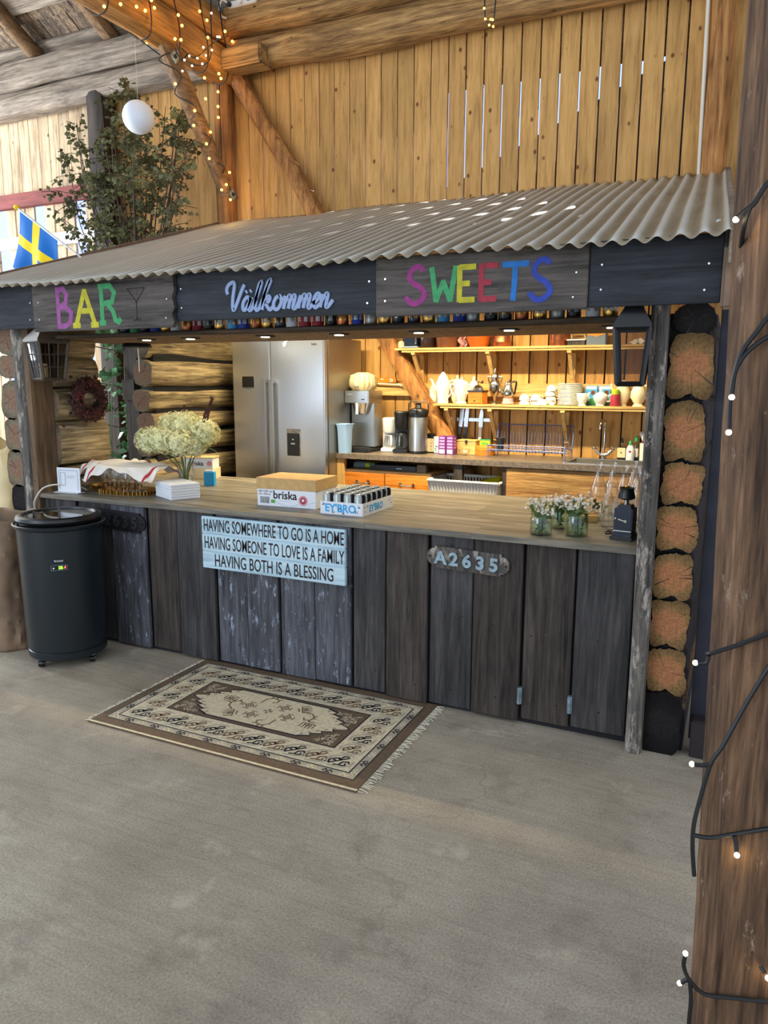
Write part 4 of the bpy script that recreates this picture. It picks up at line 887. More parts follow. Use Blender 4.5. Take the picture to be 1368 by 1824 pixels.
for i in range(70):
    a = rnd(0, 2*PI); b = rnd(-1, 1.2); p = Vector((.05, (R0+.035*b)*math.cos(a), (R0+.035*b)*math.sin(a))); m.ball(p, rnd(.004, .007), 'wreathred', 6, 4)
m.build('berry', wrh, label='dark red berries')['kind'] = 'stuff'
pd = thing('pendant_lamp', 'dark metal pendant lamp hanging in the side doorway', 'lamp', (-3.93, 4.16, 1.945))
m = MB(); m.lathe([(.105, 0), (.104, .008), (.085, .035), (.05, .048), (.02, .055), (.015, .085)], 'darkmetal', n=28); m.build('shade', pd)
m = MB(); m.tube([(0, 0, .08), (0, 0, .6)], .004, 'cable'); m.build('cord', pd)
m = MB(); m.tube([(0.01, 0, .0), (.012, 0, -.05), (.012, 0, -.17)], .0035, 'silver', n=5); m.build('pull_chain', pd, label='bright pull chain')

# ================================================================ BACKDROP LEFT: BIRCH, LANTERN, FLAG, IVY
def leaf(m, p, d, s, mt):
    d = d.normalized(); q = d.orthogonal().normalized()*s*.36; n_ = d.cross(q).normalized()*s*.08
    m.hull([p, p+d*s*.45+q+n_, p+d*s, p+d*s*.45-q+n_], [(0, 1, 2), (0, 2, 3)], mt)
bi = thing('birch_bundle', 'tall bundle of leafy birch branches against the plank wall', 'branches', (-5.25, 5.62, 0))
ms, ml = MB(), MB(); random.seed(21)
for i in range(32):
    a = rnd(0, 2*PI); tx, ty = rnd(-.72, .78), rnd(-.32, .10); tz_ = rnd(3.4, 4.35)-abs(tx)*.5
    pts = curve3([(rnd(-.12, .12), rnd(-.1, .1), 0.0), (tx*.12, ty*.2, 1.4), (tx*.4, ty*.5, 2.6), (tx*.9, ty, tz_*.9), (tx*1.05, ty, tz_)], 5)
    ms.tube(pts, .012, 'twig', 5, rfn=lambda t: 1-.75*t)
    for j in range(9):
        k = random.randint(len(pts)//2, len(pts)-1); p = pts[k]
        d = Vector((rnd(-1, 1), rnd(-.6, .6), rnd(-.3, .8))).normalized(); e = p+d*rnd(.10, .30)
        if e.z < 2.6: continue
        ms.tube([p, p.lerp(e, .5)+Vector((0, 0, .02)), e], .003, 'twig', 4)
        for q in range(16):
            t = rnd(.1, 1.05); leaf(ml, p.lerp(e, t)+Vector((rnd(-.03, .03), rnd(-.03, .03), rnd(-.04, .02))), Vector((rnd(-1, 1), rnd(-1, 1), rnd(-1.2, .3))), rnd(.035, .065), 'leaf')
ms.build('stems', bi); ml.build('foliage', bi)
pl = thing('paper_lantern', 'round white ribbed paper lantern hanging over the birch branches', 'lantern', (-4.58, 5.0, 3.815))
m = MB(); m.lathe([(.126*math.sin(PI*t/28)*(1+(.012 if t % 2 else -.006)), -.126*math.cos(PI*t/28)) for t in range(3, 26)], 'paperlamp', n=32); m.build('shade', pl)
m = MB(); m.tube([(0, 0, .12), (0, 0, 1.5)], .0015, 'cablewhite', 4); m.build('cord', pl)
fg = thing('flag', 'blue flag with yellow cross on a slanting pole above the roof edge', 'flag', (-4.55, 4.26, 2.63))
A, B = Vector((0, 0, 0)), Vector((-.60, 0, .385))
m = MB(); m.tube([A-(B-A)*.05, B], .008, 'whitepaint', 8); m.build('pole', fg)
m = MB(); m.lathe([(.004, 0), (.012, .004), (.022, .018), (.018, .032), (.008, .048), (.002, .052)], 'flagyellow', n=12, c=B, rot=Matrix.Rotation(-1.0, 3, 'Y')); m.build('finial', fg)
def ff(a, b):
    top = A.lerp(B, .34+.64*a); dwn = Vector((-.115, 0, -.42)).lerp(Vector((-.02, 0, -.44)), 1-a)
    p = top+dwn*b; p.y += .022*math.sin(a*7+b*3)*b+.018*math.sin(a*13)*b; p.x += .02*math.sin(b*4)*(a-.5)
    return p
m = MB(); m.grid(48, 40, ff, 'flagblue', lambda a, b: 'linen' if b < .035 and not .45 < a < .66 else ('flagyellow' if .46 < a < .64 or .40 < b < .58 else 'flagblue')); m.build('cloth', fg, solid=.0015)
# side doorway: plank door, rail, ropes, climbing ivy
dr = thing('plank_door', 'dark plank door standing open outside the side doorway', 'door', (-4.36, 4.63, 0), rz=-.48)
m = MB()
for i in range(3): m.b2(-.055-.105*(i+1)+.002, -.055-.105*i, .0, .025, 0.05, 2.05, 'doordark')
m.build('leaf', dr)
m = MB(); m.b2(-.36, -.06, -.03, 0, 1.55, 1.72, 'doordark', .003); m.b2(-.36, -.06, -.03, 0, .45, .60, 'doordark', .003); m.build('ledge', dr)
iv = thing('climbing_ivy', 'green ivy climbing on wires outside the side doorway', 'plant', (-4.85, 4.93, 0)); random.seed(5)
ms, ml = MB(), MB()
for i in range(9):
    x = rnd(-.25, .2); y = rnd(-.22, .22); pts = curve3([(x, y, 0), (x+rnd(-.05, .05), y, .7), (x+rnd(-.08, .08), y+rnd(-.05, .05), 1.4), (x+rnd(-.1, .1), y+rnd(-.1, .1), 2.1)], 6)
    ms.tube(pts, .004, 'stem', 5)
    for j in range(105):
        p = random.choice(pts); 
        if mnoise.noise(p*3.0) < -.12: continue
        leaf(ml, p+Vector((rnd(-.10, .10), rnd(-.10, .10), rnd(-.05, .05))), Vector((rnd(-1, 1), rnd(-1, .3), rnd(-1, .4))), rnd(.055, .10), 'leaf2')
for z in (.9, 1.25, 1.6, 1.9): ms.tube([(-.45, -.25, z+.16), (.5, .12, z-.04)], .005, 'twig', 5)
ms.build('stems', iv); ml.build('foliage', iv)

# ================================================================ FAIRY LIGHTS UP IN THE BEAMS
fl_ = thing('fairy_lights', 'warm fairy lights wound round the big tie beam', 'string lights', (-4.2, 5.2, 4.4))
O = Vector((-4.2, 5.2, 4.4))
def wire(pts, par, o): 
    m = MB(); m.tube(curve3([Vector(p)-o for p in pts], 4), .005, 'cable', 5); return m.build('wire', par)
wire([(-4.50, 4.2, 4.40), (-4.50, 4.8, 4.38), (-4.50, 5.0, 4.36), (-4.49, 5.22, 4.33), (-4.36, 5.25, 4.28), (-4.21, 5.2, 4.30)], fl_, O)
for y in (4.35, 4.78, 5.10, 5.45, 5.72): wire([(-4.30, y-.15, 4.97), (-4.215, y-.12, 4.90), (-4.21, y-.06, 4.65), (-4.21, y, 4.45), (-4.24, y+.02, 4.30), (-4.36, y+.04, 4.28), (-4.49, y+.06, 4.36)], fl_, O)
wire([(-4.20, 5.05, 4.34), (-4.17, 5.03, 4.24), (-4.16, 5.12, 4.20), (-4.15, 5.25, 4.22), (-4.15, 5.38, 4.30), (-4.16, 5.44, 4.45), (-4.17, 5.45, 4.62), (-4.17, 5.47, 4.90)], fl_, O)
wire([(-4.20, 5.10, 4.30), (-4.16, 5.2, 4.26), (-4.15, 5.33, 4.36), (-4.16, 5.5, 4.50), (-4.17, 5.62, 4.56), (-4.19, 5.70, 4.62)], fl_, O)
m = MB(); m.ball((0, 0, 0), .011, 'warm', 8, 5); b0 = m.build('bulb', fl_)
TB = [(-4.2, 4.3, 4.27), (-4.2, 4.46, 4.35), (-4.2, 4.71, 4.41), (-4.2, 4.81, 4.47), (-4.2, 5.08, 4.53), (-4.2, 5.12, 4.47), (-4.2, 5.03, 4.34), (-4.2, 4.78, 4.51), (-4.18, 5.41, 4.62), (-4.18, 5.32, 4.65), (-4.18, 5.65, 4.63), (-4.18, 5.75, 4.59), (-4.18, 5.76, 4.49), (-4.18, 5.74, 4.40), (-4.19, 5.56, 4.27), (-4.2, 5.10, 4.36), (-4.51, 4.8, 4.40), (-4.51, 4.93, 4.41), (-4.51, 5.0, 4.40), (-4.51, 5.06, 4.38), (-4.50, 5.22, 4.34), (-4.17, 5.34, 4.16), (-4.17, 5.56, 4.23), (-4.16, 5.39, 4.48), (-4.2, 4.62, 4.40), (-4.2, 4.15, 4.40)]
for i, p in enumerate(TB):
    b = b0 if i == 0 else b0.copy()
    if i: COL.objects.link(b); b.parent = fl_
    b.location = Vector(p)-O
m = MB(); m.ball((0, 0, 0), .008, 'coolbulb', 8, 5); c0 = m.build('bulb', fl_, label='cool white bulb')
for i, p in enumerate([(-4.14, 5.12, 4.24), (-4.14, 5.22, 4.26), (-4.14, 5.33, 4.32), (-4.14, 5.41, 4.39), (-4.14, 5.3, 4.37), (-4.14, 5.06, 4.19), (-4.14, 5.15, 4.18), (-4.14, 5.03, 4.10), (-4.14, 5.42, 4.67), (-4.14, 5.49, 4.52), (-4.14, 5.52, 4.53), (-4.14, 5.28, 4.24)]):
    b = c0 if i == 0 else c0.copy()
    if i: COL.objects.link(b); b.parent = fl_
    b.location = Vector(p)-O
f2 = thing('fairy_lights', 'warm fairy lights spiralling down the short barky brace', 'string lights', (-4.3, 5.5, 3.8)); O2 = Vector((-4.3, 5.5, 3.8))
wire([(-4.30, 5.08, 4.28)]+[(-4.305+(.035 if i % 2 else -.11), 5.08+.8*i/9, 4.24-.86*i/9) for i in range(10)], f2, O2)
wire([(-4.37, 5.80, 4.3), (-4.375, 5.80, 4.1), (-4.37, 5.80, 3.9), (-4.36, 5.80, 3.6), (-4.29, 5.86, 3.36)], f2, O2)
b1 = b0.copy(); COL.objects.link(b1); b1.parent = f2
for i, p in enumerate([(-4.29, 5.12, 4.06), (-4.29, 5.35, 3.93), (-4.29, 5.33, 3.81), (-4.29, 5.5, 4.07), (-4.29, 5.55, 3.82), (-4.29, 5.49, 3.71), (-4.29, 5.52, 3.6), (-4.29, 5.75, 3.44), (-4.28, 5.79, 3.55), (-4.28, 5.79, 3.32), (-4.29, 5.68, 3.38), (-4.375, 5.785, 4.23), (-4.38, 5.785, 4.11), (-4.38, 5.785, 4.02)]):
    b = b1 if i == 0 else b1.copy()
    if i: COL.objects.link(b); b.parent = f2
    b.location = Vector(p)-O2
f3 = thing('fairy_lights', 'short drop of warm fairy lights hanging from the golden plate log', 'string lights', (-1.8, 5.55, 4.3)); O3 = Vector((-1.8, 5.55, 4.3))
wire([(-1.86, 5.60, 4.62), (-1.85, 5.55, 4.36), (-1.84, 5.55, 4.25), (-1.81, 5.55, 4.21), (-1.78, 5.55, 4.24), (-1.77, 5.55, 4.36), (-1.76, 5.6, 4.62)], f3, O3)
for i, p in enumerate([(-1.84, 5.54, 4.25), (-1.81, 5.54, 4.205), (-1.80, 5.54, 4.24), (-1.78, 5.54, 4.19), (-1.785, 5.54, 4.235), (-1.85, 5.54, 4.32)]):
    b = b1.copy(); COL.objects.link(b); b.parent = f3; b.location = Vector(p)-O3; b.scale = (.7, .7, .7)
for p, e in (((-4.05, 4.85, 4.30), 1.8), ((-4.05, 5.45, 4.30), 1.8), ((-4.62, 5.0, 4.28), 1.3), ((-4.16, 5.35, 3.85), 1.1), ((-4.15, 5.70, 3.35), 1.2)): point('fairy_lamp', p, e, (1, .60, .16), .03)
ps = thing('power_strip', 'white power strip with plugs on top of the golden plate log', 'power strip', (-4.12, 5.74, 4.86))
m = MB(); m.box((.07, 0, 0), (.28, .05, .05), 'white', .006); m.build('housing', ps)
for x, mt in ((.15, 'black'), (.07, 'white'), (-.05, 'black')):
    m = MB(); m.cyl((x, -.025, 0), (x, -.06 if x < .1 else -.027, -.004), .02, mt, n=14); m.build('plug' if x < .1 else 'socket', ps)
m = MB(); m.tube(curve3([(-.05, -.06, 0), (-.09, -.08, .02), (-.12, -.08, -.04), (-.10, -.08, -.10), (-.06, -.07, -.12)], 5), .008, 'cablewhite'); m.build('cable', ps)
# ================================================================ ON THE BAR WORKTOP
CT = .968
def lathe_thing(name, label, cat, loc, prof, mt, group=None, n=24, **kw):
    m = MB(); m.lathe(prof, mt, n=n, **kw); return onething(m, name, label, cat, group, loc=loc)
def part_lathe(name, par, prof, mt, c=(0, 0, 0), n=20, label=None, **kw):
    m = MB(); m.lathe(prof, mt, c=c, n=n, **kw); return m.build(name, par, label=label)
# acrylic stand with an info sheet
qs = thing('sign_holder', 'clear tabletop holder with a small framed info sheet', 'sign', (-4.005, 3.545, CT), rz=.12)
m = MB(); m.box((0, 0, .004), (.20, .07, .004), 'whitepaint', .001); m.box((0, .002, .085), (.185, .006, .165), 'paper', .001); m.build('sheet', qs)
m = MB(); F = lambda u, v, w: Vector((u, -.0012-w, v))
for a, b in (((-.075, .02), (-.075, .15)), ((-.075, .15), (.075, .15)), ((.075, .15), (.075, .02))): m.stroke([a, b], .004, F, .0006, 'lightblue')
for a, b in (((-.064, .05), (-.064, .135)), ((-.064, .135), (-.026, .135)), ((-.026, .135), (-.026, .05)), ((-.026, .05), (-.064, .05))): m.stroke([a, b], .005, F, .0006, 'greymetal')
for z, x1 in ((.113, .06), (.102, .045)): m.stroke([(-.018, z), (x1, z)], .003, F, .0006, 'lightblue')
m.build('print', qs, label='grey and blue printed frame')
m = MB(); m.tube(curve3([(-4.22, 3.44, .86), (-4.20, 3.43, .92), (-4.15, 3.46, 1.0), (-4.08, 3.52, 1.022), (-4.00, 3.62, 1.0), (-3.97, 3.66, .975)], 6), .006, 'cablewhite'); onething(m, 'power_cable', 'beige cable arching over the worktop edge behind the cooler', 'cable')
# gilt trays with wine glasses under tea towels
def tray(label, loc, w, d, rz):
    t = thing('gilt_tray', label, 'tray', loc, rz, 'gilt trays of glasses')
    ov = lambda k, z: [Vector((w/2*k*math.copysign(abs(math.cos(a))**.75, math.cos(a)), d/2*k*math.copysign(abs(math.sin(a))**.75, math.sin(a)), z)) for a in [i*PI/24 for i in range(48)]]
    m = MB(); m.rings([ov(.93, 0), ov(.99, .022), ov(1.0, .024), ov(.985, .024), ov(.92, .005)], 'brass'); m.build('base', t)
    for i in range(40):
        m = MB() if i == 0 else m; a = i*PI/20; p = Vector((w/2*1.0*math.copysign(abs(math.cos(a))**.75, math.cos(a)), d/2*math.copysign(abs(math.sin(a))**.75, math.sin(a)), .012)); m.box(p, (.005, .005, .024), 'brass')
    m.build('gallery_rail', t); return t
tray('gilt tray of wine glasses nearest the white napkin stack', (-3.66, 3.74, CT), .42, .26, .10)
tray('gilt tray of wine glasses behind the framed info sheet', (-3.90, 3.86, CT), .36, .24, .10)
wg = thing('wine_glass', 'cut-crystal wine glass on the front gilt tray under a tea towel', 'glass', (0, 0, 0), 0, 'wine glasses on the front gilt tray')
part_lathe('foot', wg, [(.030, 0), (.029, .003), (.006, .008), (.004, .02), (.004, .06), (.006, .066)], 'glass', n=16)
part_lathe('bowl', wg, [(.005, .062), (.022, .078), (.030, .10), (.031, .14), (.028, .172), (.0265, .172), (.0295, .14), (.0285, .10), (.020, .081), (.003, .068)], 'glass', n=20, fn=lambda a, z: 1+.03*math.cos(10*a)*(1 if z < .12 else 0))
first = True
for (cx, cy), lab, gr, n in (((-3.66, 3.74), 'cut-crystal wine glass on the front gilt tray under a tea towel', 'wine glasses on the front gilt tray', 13), ((-3.90, 3.86), 'cut-crystal wine glass on the rear gilt tray under a tea towel', 'wine glasses on the rear gilt tray', 10)):
    sp = [(a, b) for b in (-.075, 0, .075) for a in ((-.13, -.055, .02, .095, .15) if b else (-.165, -.09, -.018, .056, .13))][:n]
    for a, b in sp:
        p = (cx+a*.97, cy+b+a*.1, CT+.0055)
        if first: wg.location = p; first = False
        else: dup(wg, p, rnd(0, 6), lab, gr)
def towel(label, c, w, d, rz, z0, drop, seed):
    def f(a, b):
        u, v = (a-.5)*w, (b-.5)*d; r = max(abs(u)/(w*.36), abs(v)/(d*.34), (abs(u)/(w*.36)+abs(v)/(d*.34))*.62)
        e = max(0, r-1)/.55; z = z0-drop*min(1.2, e)*(.55+.45*math.cos(math.atan2(v, u)*4+PI))+.006*math.sin(u*26+seed)*math.cos(v*22+seed)+e*.012*math.sin(u*42+v*50+seed)
        sh = 1-.12*max(0, r-1)
        return Vector((u*sh, v*sh, z))
    m = MB(); m.grid(54, 44, f, 'linen', lambda a, b: 'redstripe' if any(abs(min(a, 1-a)-t) < .0095 for t in (.075, .105)) or abs(min(a, 1-a)-.14) < .02*0 else 'linen')
    o = m.build('tea_towel', loc=c, rz=rz, solid=.002); return tag(o, label, 'tea towel')
towel('white tea towel with red stripes over the front tray glasses', (-3.64, 3.76, CT), .58, .42, .10, .186, .075, 1)
towel('cream tea towel over the glasses behind the info sheet', (-3.88, 3.87, CT), .46, .38, .15, .184, .055, 4)
# napkin stack
np_ = thing('napkin_stack', 'thick stack of white paper napkins at the worktop edge', 'napkins', (-3.245, 3.735, CT), rz=-.47)
m = MB()
for i in range(6): m.box((rnd(-.002, .002), rnd(-.002, .002), .0165*i+.0082), (.265, .195, .0155), 'paper', .003)
m.build('paper', np_)
# hydrangea vase
vz = thing('flower_vase', 'clear vase of creamy hydrangea heads on the bar', 'vase', (-3.40, 4.0, CT), rz=0)
part_lathe('glass', vz, [(.045, 0), (.05, .01), (.052, .10), (.058, .20), (.0565, .20), (.050, .10), (.047, .012)], 'glass')
part_lathe('water', vz, [(.046, .012), (.050, .10), (.001, .10)], 'water')
random.seed(9)
heads = [(x*1.12, y*1.12, z*1.02, r*1.17) for x, y, z, r in [(-.165, -.10, .335, .095), (-.05, -.13, .345, .095), (-.09, .02, .425, .10), (.02, -.02, .43, .105), (.075, -.13, .33, .09), (.155, .0, .39, .092), (.02, .12, .40, .09), (.12, -.06, .305, .075)]]
m = MB()
for x, y, z, r in heads: m.tube(curve3([(rnd(-.02, .02), rnd(-.02, .02), .02), (x*.25, y*.25, .16), (x*.8, y*.8, z-.06), (x, y, z)], 5), .0045, 'stem', 6)
m.build('stems', vz)
for x, y, z, r in heads:
    m = MB(); m.ball((x, y, z), r*.70, 'petal', 14, 9, (1, 1, .85))
    for i in range(760):
        d = Vector((rnd(-1, 1), rnd(-1, 1), rnd(-.8, 1))).normalized(); p = Vector((x, y, z))+Vector((d.x, d.y, d.z*.86))*r*rnd(.72, 1.04)
        q = d.orthogonal().normalized(); q.rotate(Matrix.Rotation(rnd(0, 6), 3, d)); w = d.cross(q); s = rnd(.010, .015)
        for e, g in ((q, w), (w, -q), (-q, -w), (-w, q)): m.hull([p, p+(e+g*.5)*s*.6+d*.002, p+e*s+d*.004, p+(e-g*.5)*s*.6+d*.002], [(0, 1, 2, 3)], 'petal', .5)
    m.build('flower_head', vz)
m = MB()
for x, y, z, dx in ((-.11, .1, .50, .04), (.12, .10, .56, .05), (.16, -.02, .49, .06)):
    for i in range(26):
        t = i/26; p = Vector((x+dx*t, y, z-.09+.15*t)); leaf(m, p, Vector((rnd(-.4, .5), rnd(-.4, .4), 1)), .028, 'wreath')
m.build('dark_spike', vz, label='dark dried seed spikes')['kind'] = 'stuff'
m = MB(); m.tube(curve3([(.10, -.1, .3), (.25, -.12, .34), (.33, -.12, .32)], 5), .002, 'stem', 4); m.tube(curve3([(.10, -.1, .28), (.27, -.1, .31), (.36, -.1, .28)], 5), .002, 'stem', 4); m.build('grass_blade', vz)
# cartons near the log wall
cb = thing('carton', 'white cider carton standing against the log wall by fridge', 'box', (-3.74, 4.58, CT), rz=.35)
m = MB(); m.box((0, 0, .04), (.26, .17, .08), 'creamcloth', .002); m.build('lower_box', cb)
m = MB(); m.box((0, 0, .12), (.24, .16, .08), 'paper', .002); m.box((0, 0, .163), (.25, .17, .006), 'cardboard'); m.build('upper_box', cb)
text('logo', 'briska', .045, 'ink', cb, (-.06, -.081, .105), depth=.0006, bold=.0008); m = MB(); m.cyl((.095, -.0805, .12), (.095, -.082, .12), .02, 'pinkprint', n=18); m.build('emblem', cb)
m = MB(); m.box((0, 0, .05), (.075, .05, .10), 'cyanprint', .003); m.box((0, 0, .105), (.06, .03, .01), 'paper'); onething(m, 'blue_carton', 'small sky-blue carton behind the napkin stack', 'box', loc=(-3.40, 4.26, CT), rz=.3)
# briska case
bc = thing('drinks_case', 'cardboard drinks case with white printed sleeve marked briska', 'box', (-2.40, 3.835, CT), rz=.04)
W_, D_, H_ = .40, .27, .165
m = MB(); m.box((0, 0, .0525), (W_, D_, .105), 'paper', .002); m.build('sleeve', bc)
m = MB(); m.box((0, 0, .137), (W_+.008, D_+.008, .068), 'cardboard', .002); m.box((0, 0, .1035), (W_-.03, D_-.02, .012), 'canblack'); m.build('lid', bc, label='plain brown cardboard lid')
text('logo', 'briska', .068, 'ink', bc, (-.09, -D_/2-.0005, .048), depth=.0006, bold=.0012)
text('print', 'Alk 4,5% vol', .019, 'ink', bc, (-.19, -D_/2-.0005, .083), depth=.0004); text('print', '24 x 330 ml', .017, 'ink', bc, (-.19, -D_/2-.0005, .066), depth=.0004)
m = MB(); F = lambda u, v, w: Vector((u, -D_/2-.0002-w, v))
for i in range(16): m.prism([(-.18+i*.0042, .016), (-.18+i*.0042+random.choice([.0014, .0026]), .016), (-.18+i*.0042+.0016, .056), (-.18+i*.0042, .056)], F, .0006, 'ink')
m.prism([(-.105, .02), (-.075, .02), (-.075, .04), (-.105, .04)], F, .0006, 'greenprint')
m.prism([(.115+.030*math.cos(a), .045+.030*math.sin(a)) for a in [i*PI/12 for i in range(24)]], F, .0006, 'pinkprint'); m.prism([(.115+.019*math.cos(a), .045+.019*math.sin(a)) for a in [i*PI/12 for i in range(24)]], F, .0010, 'p_red'); m.prism([(.115+.009*math.cos(a), .047+.009*math.sin(a)) for a in [i*PI/6 for i in range(12)]], F, .0013, 'paper')
m.stroke(catmull([Vector(p) for p in ((-.07, .03), (-.02, .010), (.04, .006), (.085, .022))], 4), .0025, F, .0006, 'greymetal'); m.stroke(catmull([Vector(p) for p in ((.145, .022), (.17, .034), (.198, .040))], 4), .0025, F, .0006, 'greymetal')
m.stroke([(-.05, .036), (.03, .036)], .002, F, .0006, 'greymetal')
m.build('printed_marks', bc)
# can tray
ct = thing('can_tray', 'low white cardboard tray of cans printed with blue letters', 'box', (-1.975, 3.815, CT), rz=.0)
TW, TD, TH = .268, .40, .072
m = MB()
for x, y, a, b in ((0, -TD/2, TW, .003), (0, TD/2, TW, .003)): m.box((x, y, TH/2), (a, b, TH), 'paper')
for x in (-TW/2, TW/2): m.box((x, 0, TH/2), (.003, TD, TH), 'paper')
m.box((0, 0, .002), (TW, TD, .004), 'cardboard'); m.build('tray', ct)
text('lettering', "EY'BRO", .062, 'cyanprint', ct, (-.105, -TD/2-.002, .016), depth=.0006, bold=.0016, sx=.98)
text('lettering', "EY'BRO", .055, 'cyanprint', ct, (TW/2+.002, -.12, .016), depth=.0006, bold=.0014, sx=.98, rz=PI/2)
m = MB(); F = lambda u, v, w: Vector((u, -TD/2-.0018-w, v)); G = lambda u, v, w: Vector((TW/2+.0018+w, u, v))
for u, v in ((-.115, .055), (.112, .05), (.095, .02), (-.05, .012), (.01, .012), (-.01, .035)):
    for q in range(3): m.stroke([(u+rnd(-.01, .01), v+rnd(-.008, .008)), (u+rnd(-.01, .01), v+rnd(-.008, .008)), (u+rnd(-.01, .01), v+rnd(-.006, .006))], .0018, F, .0008, 'ink')
for u, v in ((-.18, .05), (-.165, .025), (-.14, .05), (.15, .05), (.17, .03)):
    for q in range(3): m.stroke([(u+rnd(-.01, .01), v+rnd(-.008, .008)), (u+rnd(-.01, .01), v+rnd(-.008, .008))], .0018, G, .0008, 'ink')
m.build('doodles', ct)
cn = thing('drink_can', 'grey and black drink can packed in the cardboard tray', 'can', (0, 0, 0), 0, 'cans in the cardboard tray')
m = MB(); m.lathe([(.026, 0), (.033, .008), (.033, .098), (.027, .111), (.026, .115)], 'cangrey', n=24)
for f in m.bm.faces:
    c = f.calc_center_median()
    if c.x+.55*c.y > .012: f.material_index = m.mi('canblack')
m.build('body', cn)
m = MB(); m.lathe([(.0265, .113), (.027, .116), (.0255, .1165), (.024, .113), (.0, .113)], 'greylid', n=20, cap=False); m.box((0, .006, .1145), (.012, .02, .0015), 'greylid', .0005); m.build('lid', cn)
first = True
for i in range(4):
    for j in range(6):
        p = (-1.975-.1005+.067*i, 3.815-.1675+.067*j, CT+.0045)
        if first: cn.location = p; first = False
        else: dup(cn, p)
# flower jars
def jar(label, loc, r, h, wz, fl, seed):
    t = thing('flower_jar', label, 'jar', loc); random.seed(seed)
    part_lathe('glass', t, [(r*.92, 0), (r, .008), (r*1.0, h*.78), (r*.93, h*.86), (r*.95, h*.9), (r*.97, h), (r*.93, h), (r*.9, h*.88), (r*.955, h*.77), (r*.955, .01)], 'glassgreen', n=28)
    part_lathe('water', t, [(r*.94, .011), (r*.945, wz), (.001, wz)], 'water', n=24)
    m, g, w = MB(), MB(), MB()
    for i in range(fl):
        a = rnd(0, 2*PI); rr = rnd(.01, r*1.25); z = rnd(h*1.05, h*1.75)
        top = Vector((rr*math.cos(a)*1.25, rr*math.sin(a)*1.25, z)); b = Vector((-rr*.5*math.cos(a), -rr*.5*math.sin(a), .012))
        g.tube(curve3([b, b.lerp(top, .5)+Vector((rnd(-.008, .008), rnd(-.008, .008), 0)), top], 4), .0013, 'stem', 4)
        for q in range(7): 
            p = b.lerp(top, rnd(.1, .8)); leaf(g, p, Vector((rnd(-1, 1), rnd(-1, 1), rnd(-.2, .8))), rnd(.018, .035), 'stem')
        for q in range(random.randint(5, 9)):
            c = top+Vector((rnd(-.022, .022), rnd(-.022, .022), rnd(-.016, .014))); d = Vector((rnd(-.6, .6), rnd(-.9, .3), rnd(.1, 1))).normalized(); x = d.orthogonal().normalized(); y = d.cross(x)
            g.tube([top-Vector((0, 0, .02)), c], .0008, 'stem', 3)
            for k in range(6):
                e = x*math.cos(k*PI/3)+y*math.sin(k*PI/3); f = x*math.cos(k*PI/3+.4)+y*math.sin(k*PI/3+.4); h_ = x*math.cos(k*PI/3-.4)+y*math.sin(k*PI/3-.4)
                w.hull([c, c+h_*.005, c+e*.0085, c+f*.005], [(0, 1, 2, 3)], 'petalwhite', .5)
            w.ball(c+d*.001, .0022, 'yellow', 5, 3)
    g.build('stems', t); w.build('blossoms', t); return t
jar('clear glass jar of tiny white flowers nearest the clear worktop', (-.835, 3.575, CT), .054, .105, .06, 20, 31)
jar('greenish glass jar of white flowers nearest the blue grinder', (-.672, 3.62, CT), .056, .118, .075, 22, 32)
jar('third glass jar of white flowers tucked behind the two others', (-.79, 3.775, CT), .040, .10, .05, 12, 33)
wb = thing('wooden_block', 'small pale wooden block holder behind the flower jars', 'wood block', (-.70, 4.02, CT), rz=.5)
m = MB(); m.box((0, 0, .010), (.11, .07, .02), 'pine', .002); m.build('base', wb)
m = MB(); m.box((0, -.02, .029), (.11, .018, .018), 'pine', .002); m.box((0, .02, .034), (.11, .018, .028), 'pine', .002); m.build('ridge', wb)
# coffee grinder
gd = thing('coffee_grinder', 'dark blue electric coffee grinder with black hopper at the bar end', 'grinder', (-.452, 3.665, CT), rz=-.12)
m = MB(); m.box((0, 0, .010), (.105, .15, .020), 'black', .004); m.box((.0, -.005, .026), (.09, .10, .014), 'navy', .003); m.build('base', gd)
m = MB(); m.box((0, 0, .092), (.086, .09, .12), 'navy', .004); m.box((0, 0, .157), (.066, .07, .010), 'navy', .003); m.box((0, 0, .164), (.056, .06, .006), 'black', .002); m.build('body', gd)
for z in (.022, .042):
    m = MB(); m.box((0, -.049, z), (.084, .006, .004), 'chrome', .001); m.build('trim_strip', gd)
m = MB(); m.stroke([(-.022, .098), (.010, .090)], .006, lambda u, v, w: Vector((u, -.046-w, v)), .002, 'silver'); m.cyl((.012, -.045, .09), (.012, -.049, .09), .007, 'silver', n=14); m.cyl((-.034, -.045, .102), (-.034, -.052, .102), .004, 'silver', n=10); m.build('lever', gd, label='small metal lever')
m = MB(); m.lathe([(.012, .166), (.012, .19), (.02, .192)], 'chrome', n=16); m.build('neck', gd)
m = MB(); m.lathe([(.024, .188), (.040, .196), (.040, .206), (.032, .232), (.036, .246), (.031, .246), (.027, .232), (.02, .2)], 'black', n=20); m.lathe([(.006, .22), (.012, .25), (.004, .256)], 'brass', n=10); m.build('hopper', gd)
m = MB(); m.tube(curve3([(-.05, .0, .02), (-.08, -.03, .018), (-.086, .0, .024), (-.07, .02, .02)], 5), .004, 'cable'); m.build('cord', gd)
